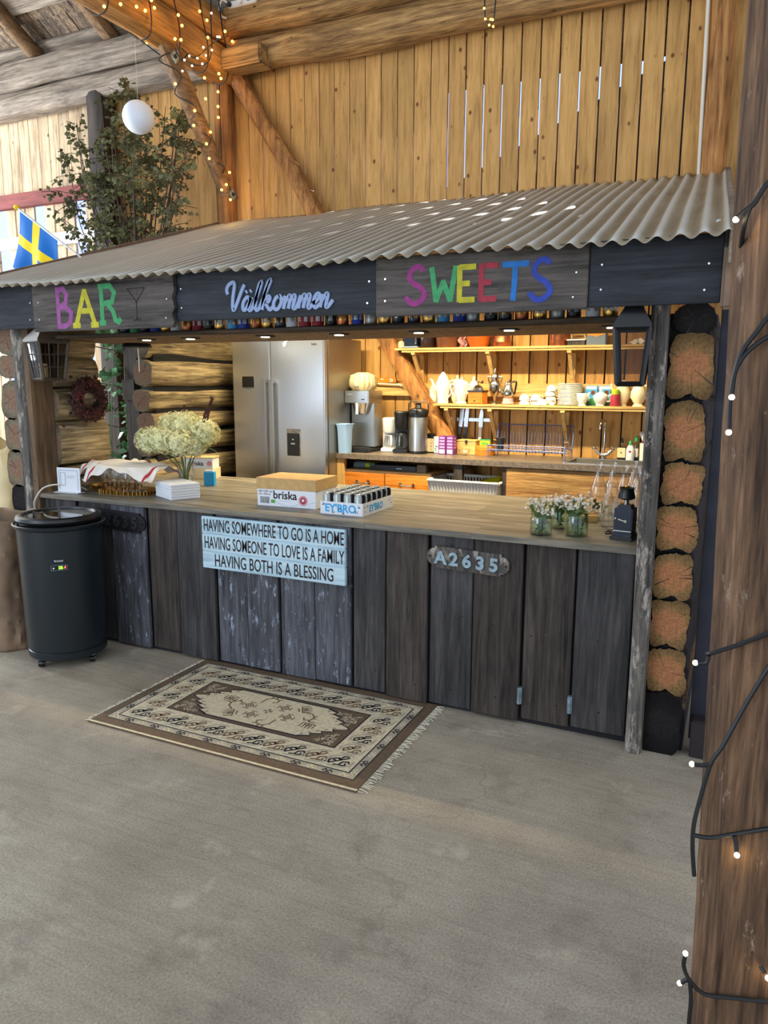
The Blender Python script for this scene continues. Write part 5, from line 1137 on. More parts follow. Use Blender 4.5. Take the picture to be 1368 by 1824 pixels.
# glass bottles and carafes at the bar end
def bottle(name, label, loc, r, h, neck, lip, tint='glass', fill=None):
    t = thing(name, label, 'bottle' if name == 'glass_bottle' else 'carafe', loc)
    o = [(r*.9, 0), (r, .008), (r, h*.52), (r*.85, h*.62), (neck, h*.76), (neck, h*.94), (lip, h*.985), (lip, h), (lip-.003, h), (neck-.003, h*.94), (neck-.003, h*.765), (r*.85-.003, h*.615), (r-.003, h*.515), (r-.003, .011)]
    part_lathe('glass', t, o, tint); 
    if fill: part_lathe('contents', t, [(r-.006, .012), (r-.006, h*fill), (.001, h*fill)], 'water')
    return t
for i, (x, y, r, h, nk, lp, lab) in enumerate([(-.575, 3.93, .036, .24, .014, .022, 'clear hourglass carafe just behind the blue grinder'), (-.655, 4.10, .043, .315, .019, .023, 'tall clear carafe behind the wooden block'), (-.61, 4.30, .040, .30, .018, .022, 'clear bottle second behind the hourglass carafe'),
      (-.53, 4.16, .040, .30, .020, .024, 'clear wide-necked bottle behind the grinder hopper'), (-.50, 4.32, .040, .31, .018, .023, 'clear bottle at the back of the carafe group'), (-.445, 4.05, .038, .29, .018, .023, 'clear bottle closest to the hewn corner post'), (-.47, 4.20, .038, .285, .017, .021, 'clear bottle second from the hewn corner post')]):
    bottle('glass_carafe' if i < 2 else 'glass_bottle', lab, (x, y, CT), r, h, nk, lp, fill=.12 if i == 1 else None)
dg_ = thing('drinking_glass', 'straight clear tumbler standing beside the hourglass carafe', 'glass', (-.535, 3.86, CT)); part_lathe('glass', dg_, [(.026, 0), (.033, .15), (.0315, .15), (.0245, .006)], 'glass')
m = MB(); m.tube(curve3([(-.66, 3.99, CT+.004), (-.62, 3.95, CT+.03), (-.60, 3.93, CT+.10), (-.61, 3.92, CT+.13)], 4), .002, 'stem', 4)
for k in range(9): leaf(m, Vector((-.61+rnd(-.03, .03), 3.92, CT+.10+rnd(-.02, .03))), Vector((rnd(-1, 1), -.3, rnd(-.3, 1))), .035, 'leaf')
onething(m, 'leaf_sprig', 'loose green leaf sprig leaning on the carafes', 'sprig')
# ================================================================ CANS ON THE SOFFIT
random.seed(44)
pal = [('navy', 'dark navy'), ('canblack', 'black'), ('p_red', 'dark red'), ('bluebox', 'bright blue'), ('cangrey', 'silver grey'), ('p_green', 'green'), ('brass', 'gold'), ('p_blue2', 'royal blue'), ('paper', 'white'), ('copper', 'copper brown')]
pick = [0, 5, 1, 7, 6, 8, 9, 2, 1, 6, 3, 7, 9, 6, 0, 8, 2, 2, 1, 9, 7, 4, 6, 1, 0, 6, 3, 7, 4, 1, 0, 9, 6, 4, 1, 8, 6]
protos = {}
for i in range(37):
    x = -3.46+i*.0805; mt, nm = pal[pick[i]]
    lab = '%s drink can, %s along the high soffit row from the BAR sign' % (nm, ORD[i])
    loc = (x+rnd(-.006, .006), 3.575, 1.9895)
    if pick[i] in protos: o = dup(protos[pick[i]], loc, rnd(0, 6), lab)
    else:
        o = thing('drink_can', lab, 'can', loc, 0, 'cans in a row above the soffit'); protos[pick[i]] = o
        m = MB(); m.lathe([(.027, 0), (.033, .008), (.033, .035), (.0331, .036), (.0331, .075), (.033, .076), (.033, .108), (.027, .12)], mt, n=20)
        k2 = m.mi(random.choice(['brass', 'paper', 'cangrey', 'p_red']))
        for f in m.bm.faces:
            c = f.calc_center_median()
            if .036 < c.z < .075 and (math.atan2(c.y, c.x)*3) % 3 < 1.6: f.material_index = k2
        m.build('body', o)
        part_lathe('lid', o, [(.027, .119), (.0275, .122), (.025, .122), (.024, .119), (.0, .119)], 'greylid', n=16, cap=False)
# ================================================================ FRIDGE
fr_ = thing('refrigerator', 'tall brushed steel side-by-side refrigerator with water dispenser', 'refrigerator', (-3.445, 5.22, FZ))
FH = 1.83
m = MB(); m.box((0, .36, FH/2+.01), (.888, .58, FH-.02), 'steel2', .004); m.build('cabinet', fr_)
m = MB(); m.box((0, .075, FH/2), (.86, .03, FH-.06), 'black'); m.build('door_seal', fr_)
dl = MB(); dl.box((-.258, .03, FH/2+.02), (.378, .06, FH-.05), 'steelh', .010); dl = dl.build('door', fr_, label='narrow freezer door')
dd = MB(); dd.box((.190, .03, FH/2+.02), (.508, .06, FH-.05), 'steelh', .010); dd = dd.build('door', fr_, label='wide fridge door with dispenser')
for par, x in ((dl, -.100), (dd, -.030)):
    m = MB(); m.box((x, -.048, .985), (.036, .022, 1.02), 'steelv', .006)
    for z in (.49, 1.48): m.box((x, -.02, z), (.036, .045, .03), 'steelv', .004)
    m.build('handle', par)
m = MB(); m.box((-.285, -.003, 1.475), (.115, .01, .088), 'black', .003); m.box((-.285, -.0018, 1.475), (.122, .006, .095), 'silver', .002)
m.build('control_panel', dl, label='black control display')
m = MB(); F = lambda u, v, w: Vector((u, -.0005-w, v))
for i in range(5): m.stroke([(-.325+i*.018, 1.405), (-.315+i*.018, 1.41+rnd(0, .01))], .006, F, .0008, 'greymetal')
m.build('energy_print', dl)
m = MB(); m.box((.155, -.004, .985), (.128, .014, .225), 'silver', .003); m.box((.155, -.010, .968), (.118, .012, .185), 'black', .003); m.build('dispenser', dd, label='dark water dispenser niche')
m = MB(); m.box((.155, -.018, .975), (.035, .01, .012), 'greymetal', .002); m.cyl((.155, -.017, 1.01), (.155, -.024, 1.005), .006, 'greymetal', n=10); m.build('dispenser_tap', dd)
text('logo', 'beko', .026, 'ink', dd, (.33, -.0005, 1.765), depth=.0006, bold=.0008)
m = MB(); m.prism([(.055, 1.745), (.075, 1.765), (.105, 1.785), (.12, 1.80), (.128, 1.775), (.108, 1.76), (.11, 1.735), (.09, 1.715), (.07, 1.70), (.062, 1.715)], lambda u, v, w: Vector((.03+u*.6, -.0005-w, .70+v*.62)), .0015, 'paper'); m.build('sticker_remnant', dd, label='torn white sticker remnant')
m = MB()
for i in range(14): m.tube([(rnd(-.1, .40), rnd(.2, .6), FH+.002), (rnd(-.1, .42), rnd(.2, .6), FH+rnd(.01, .05)), (rnd(-.1, .42), rnd(.2, .6), FH+.004)], .004, random.choice(['silver', 'darkmetal', 'cablewhite']), 5)
onething(m, 'wire_tangle', 'tangle of wires and odds lying on the fridge top', 'wires', loc=(-3.445, 5.22, FZ))
# ================================================================ BACK COUNTER
BT = 1.125
bk = thing('back_counter', 'dark stone back counter along the plank wall with sink', 'counter', (-1.6, 5.7, FZ))
m = MB(); X0, X1, Y0, Y1 = -1.40, 1.30, -.30, .285; sx0, sx1, sy0, sy1 = .48, 1.02, -.20, .17
for a, b, c, d in ((X0, sx0, Y0, Y1), (sx1, X1, Y0, Y1), (sx0, sx1, Y0, sy0), (sx0, sx1, sy1, Y1)): m.b2(a, b, c, d, BT-FZ-.042, BT-FZ, 'backtop', .001)
m.build('worktop', bk)
for x in (-1.365, -.33, .06, 1.26):
    m = MB(); m.b2(x-.035, x+.035, -.285, -.235, 0, BT-FZ-.042, 'pinez' if x < -1 else 'brownboard', .003); m.build('leg', bk)
m = MB(); m.b2(-.6, .06, -.25, .26, .40, .425, 'pine'); m.build('shelf', bk, label='low pine shelf under the worktop')
m = MB(); m.b2(.055, 1.30, -.288, -.262, .40, .845, 'roughboard', .003); m.build('front_panel', bk, label='split bark-edged panel below the sink')
sk = thing('sink', 'stainless steel sink set into the dark back counter', 'sink', (-.85, 5.685, BT))
m = MB()
for a, b, c, d in ((-.29, -.26, -.215, .19), (.26, .29, -.215, .19), (-.26, .26, -.215, -.185), (-.26, .26, .155, .19)): m.b2(a, b, c, d, 0, .006, 'steelv', .002)
m.build('rim', sk)
m = MB(); m.hull([(-.262, -.187, .003), (.262, -.187, .003), (.262, .157, .003), (-.262, .157, .003), (-.22, -.15, -.15), (.22, -.15, -.15), (.22, .12, -.15), (-.22, .12, -.15)], [(0, 1, 5, 4), (1, 2, 6, 5), (2, 3, 7, 6), (3, 0, 4, 7), (4, 5, 6, 7)], 'steelv'); m.build('basin', sk, solid=.002)
fc = thing('faucet', 'chrome gooseneck faucet with two cross handles', 'faucet', (-.92, 5.93, BT))
m = MB(); m.tube(curve3([(0, 0, 0), (0, 0, .12), (0, -.0, .24), (.0, -.02, .29), (-.01, -.07, .305), (-.015, -.11, .28), (-.018, -.12, .235)], 6), .0095, 'chrome', 10); m.cyl((0, 0, 0), (0, 0, .03), .022, 'chrome'); m.build('spout', fc)
m = MB(); m.tube([(-.06, -.02, .075), (-.03, -.02, .04), (0, -.02, .035), (.03, -.02, .04), (.06, -.02, .075)], .014, 'chrome', 10); m.build('valve_body', fc)
for s in (-1, 1):
    m = MB()
    for a in (0, PI/2): m.tube([(s*.068-.022*math.cos(a+.5), -.02, .088-.022*math.sin(a+.5)), (s*.068+.022*math.cos(a+.5), -.02, .088+.022*math.sin(a+.5))], .006, 'chrome', 8)
    m.ball((s*.068, -.026, .088), .010, 'chrome'); m.build('cross_handle', fc)
# drawers
dc = thing('drawer_cabinet', 'lacquered pine drawer unit under the back counter', 'drawers', (-2.565, 5.66, FZ))
m = MB(); m.box((0, 0, .38), (.79, .42, .76), 'pine', .003); m.build('body', dc)
for x in (-.198, .198):
    m = MB(); m.box((x, -.218, .655), (.388, .02, .17), 'orange_pine', .004); d = m.build('drawer', dc)
    m = MB(); m.tube(curve3([(x-.055, -.228, .665), (x-.05, -.25, .66), (x, -.252, .655), (x+.05, -.25, .66), (x+.055, -.228, .665)], 4), .006, 'silver', 8); 
    for s in (-.055, .055): m.cyl((x+s, -.227, .665), (x+s, -.235, .665), .013, 'silver', n=12)
    m.build('handle', d)
CB = FZ+.76
def roll(a, b): 
    return Vector((-.09+.18*a, .055*math.cos(b*2*PI)*(1+.1*math.sin(a*9)), .030+.026*math.sin(b*2*PI)*(1+.15*math.sin(a*6))))
m = MB(); m.grid(18, 14, roll, 'greycloth', lambda a, b: 'lime' if .55 < a < .78 or a > .93 else 'greycloth'); onething(m, 'cleaning_cloth', 'rolled grey cloth with lime band on the drawer unit', 'cloth', loc=(-2.80, 5.56, CB+.002), rz=.15, solid=.003)
m = MB(); m.box((0, 0, .03), (.08, .06, .06), 'kraft', .002); onething(m, 'small_box', 'small brown box on the drawer unit', 'box', loc=(-2.27, 5.53, CB))
m = MB(); m.box((0, 0, .022), (.42, .22, .04), 'black', .006); m.box((.06, -.112, .02), (.05, .004, .006), 'paper'); onething(m, 'black_case', 'flat black case stored between cloth and brown box', 'case', loc=(-2.53, 5.62, CB))
# laundry basket
lb = thing('laundry_basket', 'white slatted plastic basket under the back counter', 'basket', (-1.87, 5.56, FZ+.427))
a0, b0_, a1, b1_, hB = .24, .17, .285, .205, .305
m = MB()
def wallq(p, q, P, Q, n, frame):
    for i in range(n+1):
        t = i/n; m.tube([Vector(p).lerp(Vector(q), t), Vector(P).lerp(Vector(Q), t)], .006, 'basketw', 4)
    for h in (0.02, .62, .98): m.tube([Vector(p).lerp(Vector(P), h), Vector(q).lerp(Vector(Q), h)], .007 if h < .9 else .012, 'basketw', 6)
c0_ = [(-a0, -b0_, 0), (a0, -b0_, 0), (a0, b0_, 0), (-a0, b0_, 0)]; c1_ = [(-a1, -b1_, hB), (a1, -b1_, hB), (a1, b1_, hB), (-a1, b1_, hB)]
for i in range(4): j = (i+1) % 4; wallq(c0_[i], c0_[j], c1_[i], c1_[j], 22 if i % 2 == 0 else 15, 0)
m.hull([Vector(c0_[0]).lerp(Vector(c1_[0]), .35), Vector(c0_[1]).lerp(Vector(c1_[1]), .35), Vector(c1_[1]), Vector(c1_[0])], [(0, 1, 2, 3)], 'basketw')
m.build('lattice', lb); m = MB(); m.box((0, 0, .004), (a0*2, b0_*2, .008), 'basketw'); m.build('base', lb)
def yf(a, b): return Vector((-.20+.42*a, -.11+.22*b, .20+.11*a+.02*math.sin(b*5+a*4)))
m = MB(); m.grid(12, 10, yf, 'yellowcloth'); onething(m, 'yellow_folder', 'bright yellow sheet lying in the white basket', 'folder', loc=(-1.85, 5.57, FZ+.427), solid=.006)
# ================================================================ ON THE BACK COUNTER
pc = thing('plastic_pitcher', 'milky blue plastic pitcher beside the fridge', 'pitcher', (-2.945, 5.462, BT))
m = MB(); rr = lambda w, d, z: [Vector((a*w, b*d, z)) for a, b in ((-1, -.7), (-.8, -1), (.8, -1), (1, -.7), (1, .7), (.8, 1), (-.8, 1), (-1, .7))]
m.rings([rr(.042, .05, 0), rr(.048, .058, .19), rr(.055, .066, .235), rr(.052, .062, .235), rr(.045, .055, .19), rr(.039, .046, .005)], 'plasticblue'); m.build('body', pc)
m = MB(); m.box((0, 0, .238), (.11, .13, .008), 'plasticblue', .002); m.build('lid', pc)
m = MB(); m.tube([(-.05, -.02, .215), (-.085, -.03, .21), (-.085, -.03, .10)], .011, 'plasticblue', 6); m.build('handle', pc)
bm_ = thing('filter_coffee_machine', 'tall steel filter coffee machine next to the blue pitcher', 'coffee machine', (-2.885, 5.70, BT))
m = MB(); m.box((0, .05, .27), (.215, .16, .46), 'steelv', .004); m.box((0, -.022+.05-.06, .25), (.15, .004, .004), 'chrome'); m.build('column', bm_)
m = MB(); m.box((0, -.01, .46), (.225, .27, .10), 'steelv', .006); m.build('head', bm_, label='pale steel brewing head')
m = MB(); m.stroke([(-.085, .479), (-.06, .482), (-.035, .480)], .007, lambda u, v, w: Vector((u, -.1455-w, v)), .0006, 'greymetal'); m.build('printed_mark', bm_); m = MB(); m.box((.06, -.147, .44), (.03, .004, .008), 'black', .001); m.build('switch', bm_)
m = MB(); m.lathe([(.045, .315), (.058, .33), (.082, .408), (.084, .410), (.080, .410)], 'chrome', c=(0, -.05, 0)); m.build('filter_basket', bm_); m = MB(); m.box((0, -.135, .365), (.022, .012, .10), 'white', .003); m.build('basket_handle', bm_)
m = MB(); m.box((0, -.04, .016), (.235, .28, .032), 'black', .006); m.lathe([(.085, .032), (.085, .036), (.07, .036)], 'darkmetal', c=(0, -.06, 0)); m.build('hotplate', bm_)
pf = thing('paper_filters', 'bag of cream paper coffee filters on the steel machine', 'filters', (-2.895, 5.69, BT+.512))
m = MB(); m.lathe([(.075, 0), (.11, .04), (.115, .08), (.10, .125), (.04, .15)], 'creamcloth', n=36, fn=lambda a, z: 1+.05*math.cos(18*a)+.05*math.cos(5*a+z*40)); m.build('filters', pf)
m = MB(); m.lathe([(.09, -.0), (.125, .035), (.128, .085), (.10, .135)], 'glass', n=20, cap=False, fn=lambda a, z: 1+.07*math.cos(5*a+z*50)); m.build('bag', pf)
def coffeemaker(label, loc, w, h, mt, gz, rz):
    t = thing('coffee_maker', label, 'coffee maker', loc, rz)
    m = MB(); m.box((0, 0, .018), (w, w*1.25, .036), mt, .008); m.build('base', t)
    m = MB(); m.box((-w*.05, w*.40, h/2), (w*.95, w*.45, h), mt, .008); m.build('water_tank', t)
    m = MB(); m.lathe([(w*.40, h*.56), (w*.46, h*.62), (w*.50, h*.97), (w*.44, h)], mt, c=(0, -w*.12, 0), n=24); m.build('brew_head', t)
    m = MB(); m.lathe([(w*.36, .038), (w*.42, .05), (w*.42, h*.25), (w*.33, h*.42), (w*.30, h*.47), (w*.28, h*.47), (w*.38, h*.25), (w*.38, .052)], 'glass', c=(0, -w*.12, 0)); m.lathe([(w*.30, h*.47), (w*.30, h*.50), (.001, h*.52)], mt, c=(0, -w*.12, 0)); c = m.build('carafe', t, label='glass carafe')
    m = MB(); m.tube(curve3([(w*.1, -w*.50, h*.46), (w*.14, -w*.70, h*.44), (w*.14, -w*.70, h*.22), (w*.1, -w*.55, h*.18)], 4), .010, mt, 6); m.build('carafe_handle', c)
    return t
coffeemaker('white domestic coffee maker between the steel machine and the black one', (-2.665, 5.77, BT), .145, .285, 'white', 0, .25)
coffeemaker('black domestic coffee maker beside the steel air pot', (-2.53, 5.69, BT), .125, .345, 'black', 0, .2)
ap = thing('air_pot', 'brushed steel pump air pot with black top', 'thermos', (-2.385, 5.70, BT))
part_lathe('body', ap, [(.076, .022), (.076, .30), (.070, .315)], 'steelv', n=32); part_lathe('base_ring', ap, [(.072, 0), (.079, .004), (.079, .022), (.076, .024)], 'black', n=32)
m = MB(); m.lathe([(.079, .30), (.080, .345), (.070, .365), (.03, .375), (.022, .40), (.026, .41), (.02, .415)], 'black', n=28); m.box((0, -.075, .345), (.05, .05, .03), 'black', .006); m.build('pump_head', ap)
m = MB(); m.tube([(-.082, 0, .325), (-.088, 0, .36), (-.085, 0, .41), (-.06, 0, .425), (.06, 0, .425), (.085, 0, .41), (.088, 0, .36), (.082, 0, .325)], .005, 'black', 6); m.build('bail_handle', ap)
tj = thing('storage_tin', 'black tin with cream lettered label behind the air pot', 'tin', (-2.315, 5.83, BT), rz=.1)
m = MB(); m.box((0, 0, .065), (.085, .085, .13), 'black', .006); m.lathe([(.035, .13), (.04, .14), (.04, .155), (.03, .16)], 'black', n=18); m.box((0, -.0435, .065), (.06, .002, .11), 'creamcloth'); m.build('body', tj)
for i, ch in enumerate('TABS'): text('lettering', ch, .020, 'ink', tj, (.008, -.045, .098-.025*i), depth=.0005, align='CENTER')
wc = thing('white_tin', 'slim white tin with pale blue flowers beside purple cartons', 'tin', (-2.242, 5.80, BT))
m = MB(); m.box((0, 0, .065), (.065, .06, .13), 'china', .006); m.box((0, 0, .133), (.067, .062, .01), 'china', .002); m.build('body', wc)
m = MB()
for i in range(14): x, z = rnd(-.02, .024), rnd(.02, .065); m.cyl((x, -.0302, z), (x, -.0312, z), rnd(.003, .006), 'cyanprint', n=7)
m.build('flower_print', wc)
for x, y, lab in ((-2.172, 5.735, 'purple printed carton next to the slim white tin'), (-2.105, 5.735, 'purple printed carton next to the wooden box')):
    t = thing('purple_carton', lab, 'box', (x, y, BT), 0, 'purple cartons'); m = MB(); m.box((0, 0, .075), (.062, .075, .15), 'purple', .002); m.build('box', t)
    m = MB()
    for z in (.06, .085, .11, .135): m.box((0, -.0378, z), (.044, .0015, .014), 'purplelight', .0004); m.box((.0314, 0, z-.004), (.0012, .04, .012), 'purplelight', .0003)
    m.box((0, -.0378, .025), (.046, .0015, .032), 'paper', .0004); m.build('print', t)
wx = thing('wooden_box', 'yellow wooden bread box with a dark clip', 'box', (-1.985, 5.83, BT), rz=-.05)
m = MB(); m.box((0, 0, .055), (.165, .12, .11), 'pine', .004, taper=.96); m.build('body', wx); m = MB(); m.box((0, 0, .114), (.170, .124, .010), 'pine', .003); m.build('lid', wx); m = MB(); m.box((0, -.066, .105), (.018, .008, .03), 'darkmetal', .002); m.build('clip', wx)
lathe_thing('glass_bowl', 'small clear bowl in front of the wooden bread box', 'bowl', (-1.985, 5.715, BT), [(.022, 0), (.040, .02), (.052, .05), (.050, .05), (.037, .021), (.018, .004)], 'glass')
rb = thing('round_wooden_box', 'round lidded wooden box under the small green box', 'box', (-1.835, 5.80, BT)); part_lathe('body', rb, [(.078, 0), (.080, .004), (.080, .042), (.076, .044)], 'orange_pine', n=32); part_lathe('lid', rb, [(.082, .044), (.083, .07), (.078, .076)], 'orange_pine', n=32)
m = MB(); m.box((0, 0, .028), (.085, .06, .056), 'p_yel', .002); m.box((0, 0, .05), (.0855, .0605, .012), 'p_green'); m.box((.0, -.0305, .02), (.05, .002, .02), 'greenprint'); onething(m, 'small_green_box', 'small green and yellow box on the round wooden box', 'box', loc=(-1.835, 5.80, BT+.0765), rz=.1)
ks = thing('knife_strip', 'magnetic steel strip holding three kitchen knives', 'knife rack', (-2.02, 5.985, 1.40)); m = MB(); m.box((0, 0, 0), (.36, .02, .028), 'steelv', .002); m.build('bar', ks)
for x, lean, L, hand, lab in ((-2.105, .10, .16, 'black', 'wide kitchen knife nearest the brace on the strip'), (-2.06, .07, .15, 'black', 'pointed kitchen knife second on the magnetic strip'), (-1.932, .04, .10, 'white', 'short white-handled knife alone on the magnetic strip')):
    t = thing('kitchen_knife', lab, 'knife', (x, 5.968, 1.40)); R = Matrix.Rotation(lean, 3, 'Y'); f = lambda u, v, w: R @ Vector((u, -.0015+w, v))
    m = MB(); m.prism([(-.018, -.06), (.016, -.06), (.016, L*.6), (.004, L), (-.012, L*.75), (-.018, L*.3)], f, .002, 'steelv'); m.build('blade', t)
    m = MB(); m.prism([(-.013, -.165), (.013, -.165), (.012, -.06), (-.012, -.06)], lambda u, v, w: R @ Vector((u, -.007+w, v)), .013, hand); m.build('handle', t)
dk = thing('dish_rack', 'blue wire dish drying rack on the back counter', 'dish rack', (-1.46, 5.77, BT))
m = MB(); w2 = .30
for x in (-w2, w2):
    m.tube([(x, -.14, 0), (x, -.14, .10), (x*1.03, -.15, .10)], .005, 'rackblue', 5); m.tube([(x, .12, 0), (x*1.02, .13, .18), (x*1.0, .15, .25)], .005, 'rackblue', 5); m.tube([(x, -.14, .10), (x, .12, .06), (x*1.02, .13, .18)], .004, 'rackblue', 5)
for y, z in ((-.14, .10), (-.14, .065), (.13, .06), (.15, .25), (0, .045)): m.tube([(-w2, y, z), (w2, y, z)], .004, 'rackblue', 5)
for i in range(25):
    x = -w2+i*2*w2/24; m.tube([(x, -.14, .10), (x, -.13, .05), (x, .12, .05), (x, .135, .15), (x, .15, .25)], .0018, 'rackblue', 4)
m.build('wire_frame', dk)
lathe_thing('dark_cup', 'dark grey tumbler standing in the blue dish rack', 'cup', (-1.70, 5.76, BT+.056), [(.028, 0), (.034, .09), (.032, .092), (.030, .085), (.026, .008)], 'darkmetal')
sb = thing('soap_bottle', 'pump soap bottle with cream label beside the faucet', 'bottle', (-.79, 5.94, BT)); m = MB(); m.box((0, 0, .05), (.066, .04, .10), 'darkgl', .008); m.lathe([(.02, .098), (.012, .115), (.012, .13)], 'glass', n=14); m.build('body', sb)
m = MB(); m.box((0, -.0205, .056), (.060, .001, .075), 'creamcloth'); m.prism([(-.006, .056), (0, .064), (.006, .056), (0, .048)], lambda u, v, w: Vector((u, -.0212-w, v)), .0005, 'ink'); m.build('label', sb); m = MB(); m.lathe([(.011, .13), (.011, .15), (.006, .152), (.006, .165), (.012, .168)], 'black', n=12); m.build('pump', sb)
for x, y, h, lab in ((-.722, 5.90, .15, 'dish soap bottle with red sticker nearest the faucet'), (-.685, 5.94, .185, 'taller green-capped detergent bottle beside the white crock')):
    t = thing('detergent_bottle', lab, 'bottle', (x, y, BT)); m = MB(); m.lathe([(.028, 0), (.030, .01), (.030, h*.55), (.018, h*.75), (.012, h*.8)], 'glassgreen' if h > .16 else 'white', n=16, sy=.6); m.lathe([(.027, .002), (.028, .03), (.001, .031)], 'navy', n=14, sy=.55); m.build('body', t)
    m = MB(); m.lathe([(.013, h*.79), (.014, h*.93), (.009, h)], 'p_green', n=12); m.build('cap', t)
    m = MB(); m.box((0, -.0185, h*.32), (.030, .001, h*.35), 'paper'); 
    if h < .16: m.box((0, -.0192, h*.46), (.018, .001, .014), 'p_red')
    m.build('label', t)
uc = thing('utensil_crock', 'white utensil crock with dish brush at the counter end', 'crock', (-.625, 5.93, BT)); part_lathe('crock', uc, [(.032, 0), (.034, .13), (.036, .135), (.033, .135), (.030, .01)], 'china')
m = MB(); m.tube([(0, 0, .02), (-.012, -.01, .15)], .006, 'p_red', 6)
for i in range(16): m.tube([(-.012, -.01, .15), (-.012+rnd(-.03, .02), -.01+rnd(-.02, .02), .215+rnd(-.01, .01))], .0025, 'petalwhite', 4)
m.build('dish_brush', uc)
sp_ = thing('spirit_level', 'yellow wooden spirit level resting on the golden batten', 'spirit level', (-2.80, 5.955, 1.702)); m = MB(); m.box((0, 0, .022), (.20, .024, .044), 'orange_pine', .002); m.build('body', sp_); m = MB(); m.cyl((.055, -.0125, .022), (.055, -.014, .022), .014, 'white', n=16); m.cyl((.055, -.014, .022), (.055, -.015, .022), .007, 'p_green', n=12); m.box((-.035, -.0125, .03), (.03, .002, .008), 'white'); m.build('vial', sp_)
m = MB(); m.tube(curve3([(-2.92, 5.94, 1.60), (-2.915, 5.93, 1.68), (-2.88, 5.93, 1.694), (-2.75, 5.93, 1.69), (-2.66, 5.93, 1.685), (-2.64, 5.93, 1.67)], 5), .007, 'cablewhite'); onething(m, 'wall_cable', 'white cable running along the golden batten', 'cable')
# ================================================================ WALL SHELVES
def shelf(label, x0, x1, z, bx):
    t = thing('wall_shelf', label, 'shelf', ((x0+x1)/2, 5.99, z)); cx = (x0+x1)/2
    m = MB(); m.b2(x0-cx, x1-cx, -.235, -.002, -.018, 0, 'pine', .002); m.b2(x0-cx+.06, x1-cx, -.228, -.21, -.036, -.020, 'pine', .002); m.build('board', t)
    for x in bx:
        m = MB(); x -= cx; m.b2(x-.017, x+.017, -.225, -.012, -.055, -.022, 'pine', .002); m.b2(x-.017, x+.017, -.035, -.004, -.30, -.022, 'pinez', .002)
        m.hull([(x-.014, -.215, -.055), (x+.014, -.215, -.055), (x+.014, -.185, -.055), (x-.014, -.185, -.055), (x-.014, -.036, -.29), (x+.014, -.036, -.29), (x+.014, -.036, -.25), (x-.014, -.036, -.25)], [(3, 2, 1, 0), (4, 5, 6, 7), (0, 1, 5, 4), (1, 2, 6, 5), (2, 3, 7, 6), (3, 0, 4, 7)], 'pinez', None, False)
        m.build('bracket', t)
    return t
SL, SU = 1.535, 1.985
shelf('upper pine wall shelf with crocks and copper pots', -2.63, -.38, SU, (-2.47, -1.83, -1.19, -.6)); shelf('lower pine wall shelf with coffee pots and porcelain', -2.28, -.38, SL, (-2.17, -1.80, -1.22, -.6))
YS = 5.865
def pot(name, label, cat, loc, prof, mt, spout=None, handle=None, lid=None, rz=0.0, hm=None, sr=.010, hr=.006, group=None, print_=None, sq=None):
    t = thing(name, label, cat, loc, rz, group)
    part_lathe('body', t, prof, mt, n=24, fn=sq)
    if spout: m = MB(); m.tube(curve3(spout, 5), sr, mt, 8, rfn=lambda q: 1.35-.75*q); m.build('spout', t)
    if handle: m = MB(); m.tube(curve3(handle, 5), hr, hm or mt, 8); m.build('handle', t)
    if lid: part_lathe('lid', t, lid, mt)
    if print_:
        m = MB(); random.seed(hash(label) % 99 if 0 else len(label))
        for i in range(print_): 
            a = -PI/2+rnd(-.5, .5); z = prof[len(prof)//2][1]*rnd(.5, 1.2); r = max(p[0] for p in prof)+.0005; m.cyl((r*math.cos(a)*.985, r*math.sin(a)*.985, z), (r*math.cos(a)*1.01, r*math.sin(a)*1.01, z), rnd(.003, .006), 'chinablue', n=6)
        m.build('floral_print', t)
    return t
hexf = lambda a, z: 1+.035*math.cos(6*a)
pot('coffee_pot', 'cream coffee pot with thin spout at the shelf end', 'coffee pot', (-2.335, YS+.05, SL), [(.035, 0), (.042, .02), (.05, .06), (.032, .12), (.026, .14)], 'cream_china', [(-.04, -.02, .04), (-.075, -.04, .10), (-.095, -.05, .165)], None, None)
pot('coffee_pot', 'tall white coffee pot with cone lid and long spout', 'coffee pot', (-2.235, YS, SL), [(.045, 0), (.047, .012), (.044, .03), (.055, .11), (.062, .165), (.045, .195), (.042, .20)], 'china', [(-.045, -.02, .11), (-.072, -.03, .15), (-.085, -.03, .185), (-.103, -.03, .20)], [(.05, 0, .175), (.088, 0, .19), (.095, 0, .15), (.07, 0, .08), (.046, 0, .05)], [(.046, .198), (.04, .212), (.022, .238), (.008, .258)], print_=8, sq=hexf)
pot('coffee_pot', 'cream coffee pot with knobbed lid behind the floral one', 'coffee pot', (-2.13, YS+.055, SL), [(.03, 0), (.045, .02), (.055, .06), (.045, .11), (.035, .15), (.037, .17)], 'cream_china', None, None, [(.037, .17), (.03, .195), (.01, .205), (.012, .22), (.004, .232)])
pot('coffee_pot', 'white floral pot with round lid and side handle', 'coffee pot', (-2.065, YS-.02, SL), [(.046, 0), (.048, .008), (.034, .02), (.045, .05), (.06, .10), (.064, .155), (.060, .16)], 'china', [(.05, -.01, .08), (.08, -.01, .13), (.092, -.01, .17)], [(-.058, 0, .15), (-.094, 0, .155), (-.09, 0, .10), (-.05, 0, .055)], [(.060, .16), (.05, .178), (.02, .19), (.01, .197), (.018, .205), (.006, .214)], print_=14, sq=hexf)
pot('coffee_pot', 'small white pot with pointed lid behind the wooden mill', 'coffee pot', (-1.99, YS+.065, SL), [(.03, 0), (.05, .03), (.055, .08), (.045, .13), (.04, .15)], 'china', None, None, [(.042, .15), (.035, .17), (.012, .19), (.014, .205), (.004, .222)])
ml_ = thing('coffee_mill', 'square wooden hand coffee mill with iron crank', 'coffee mill', (-1.925, YS-.02, SL), rz=-.1)
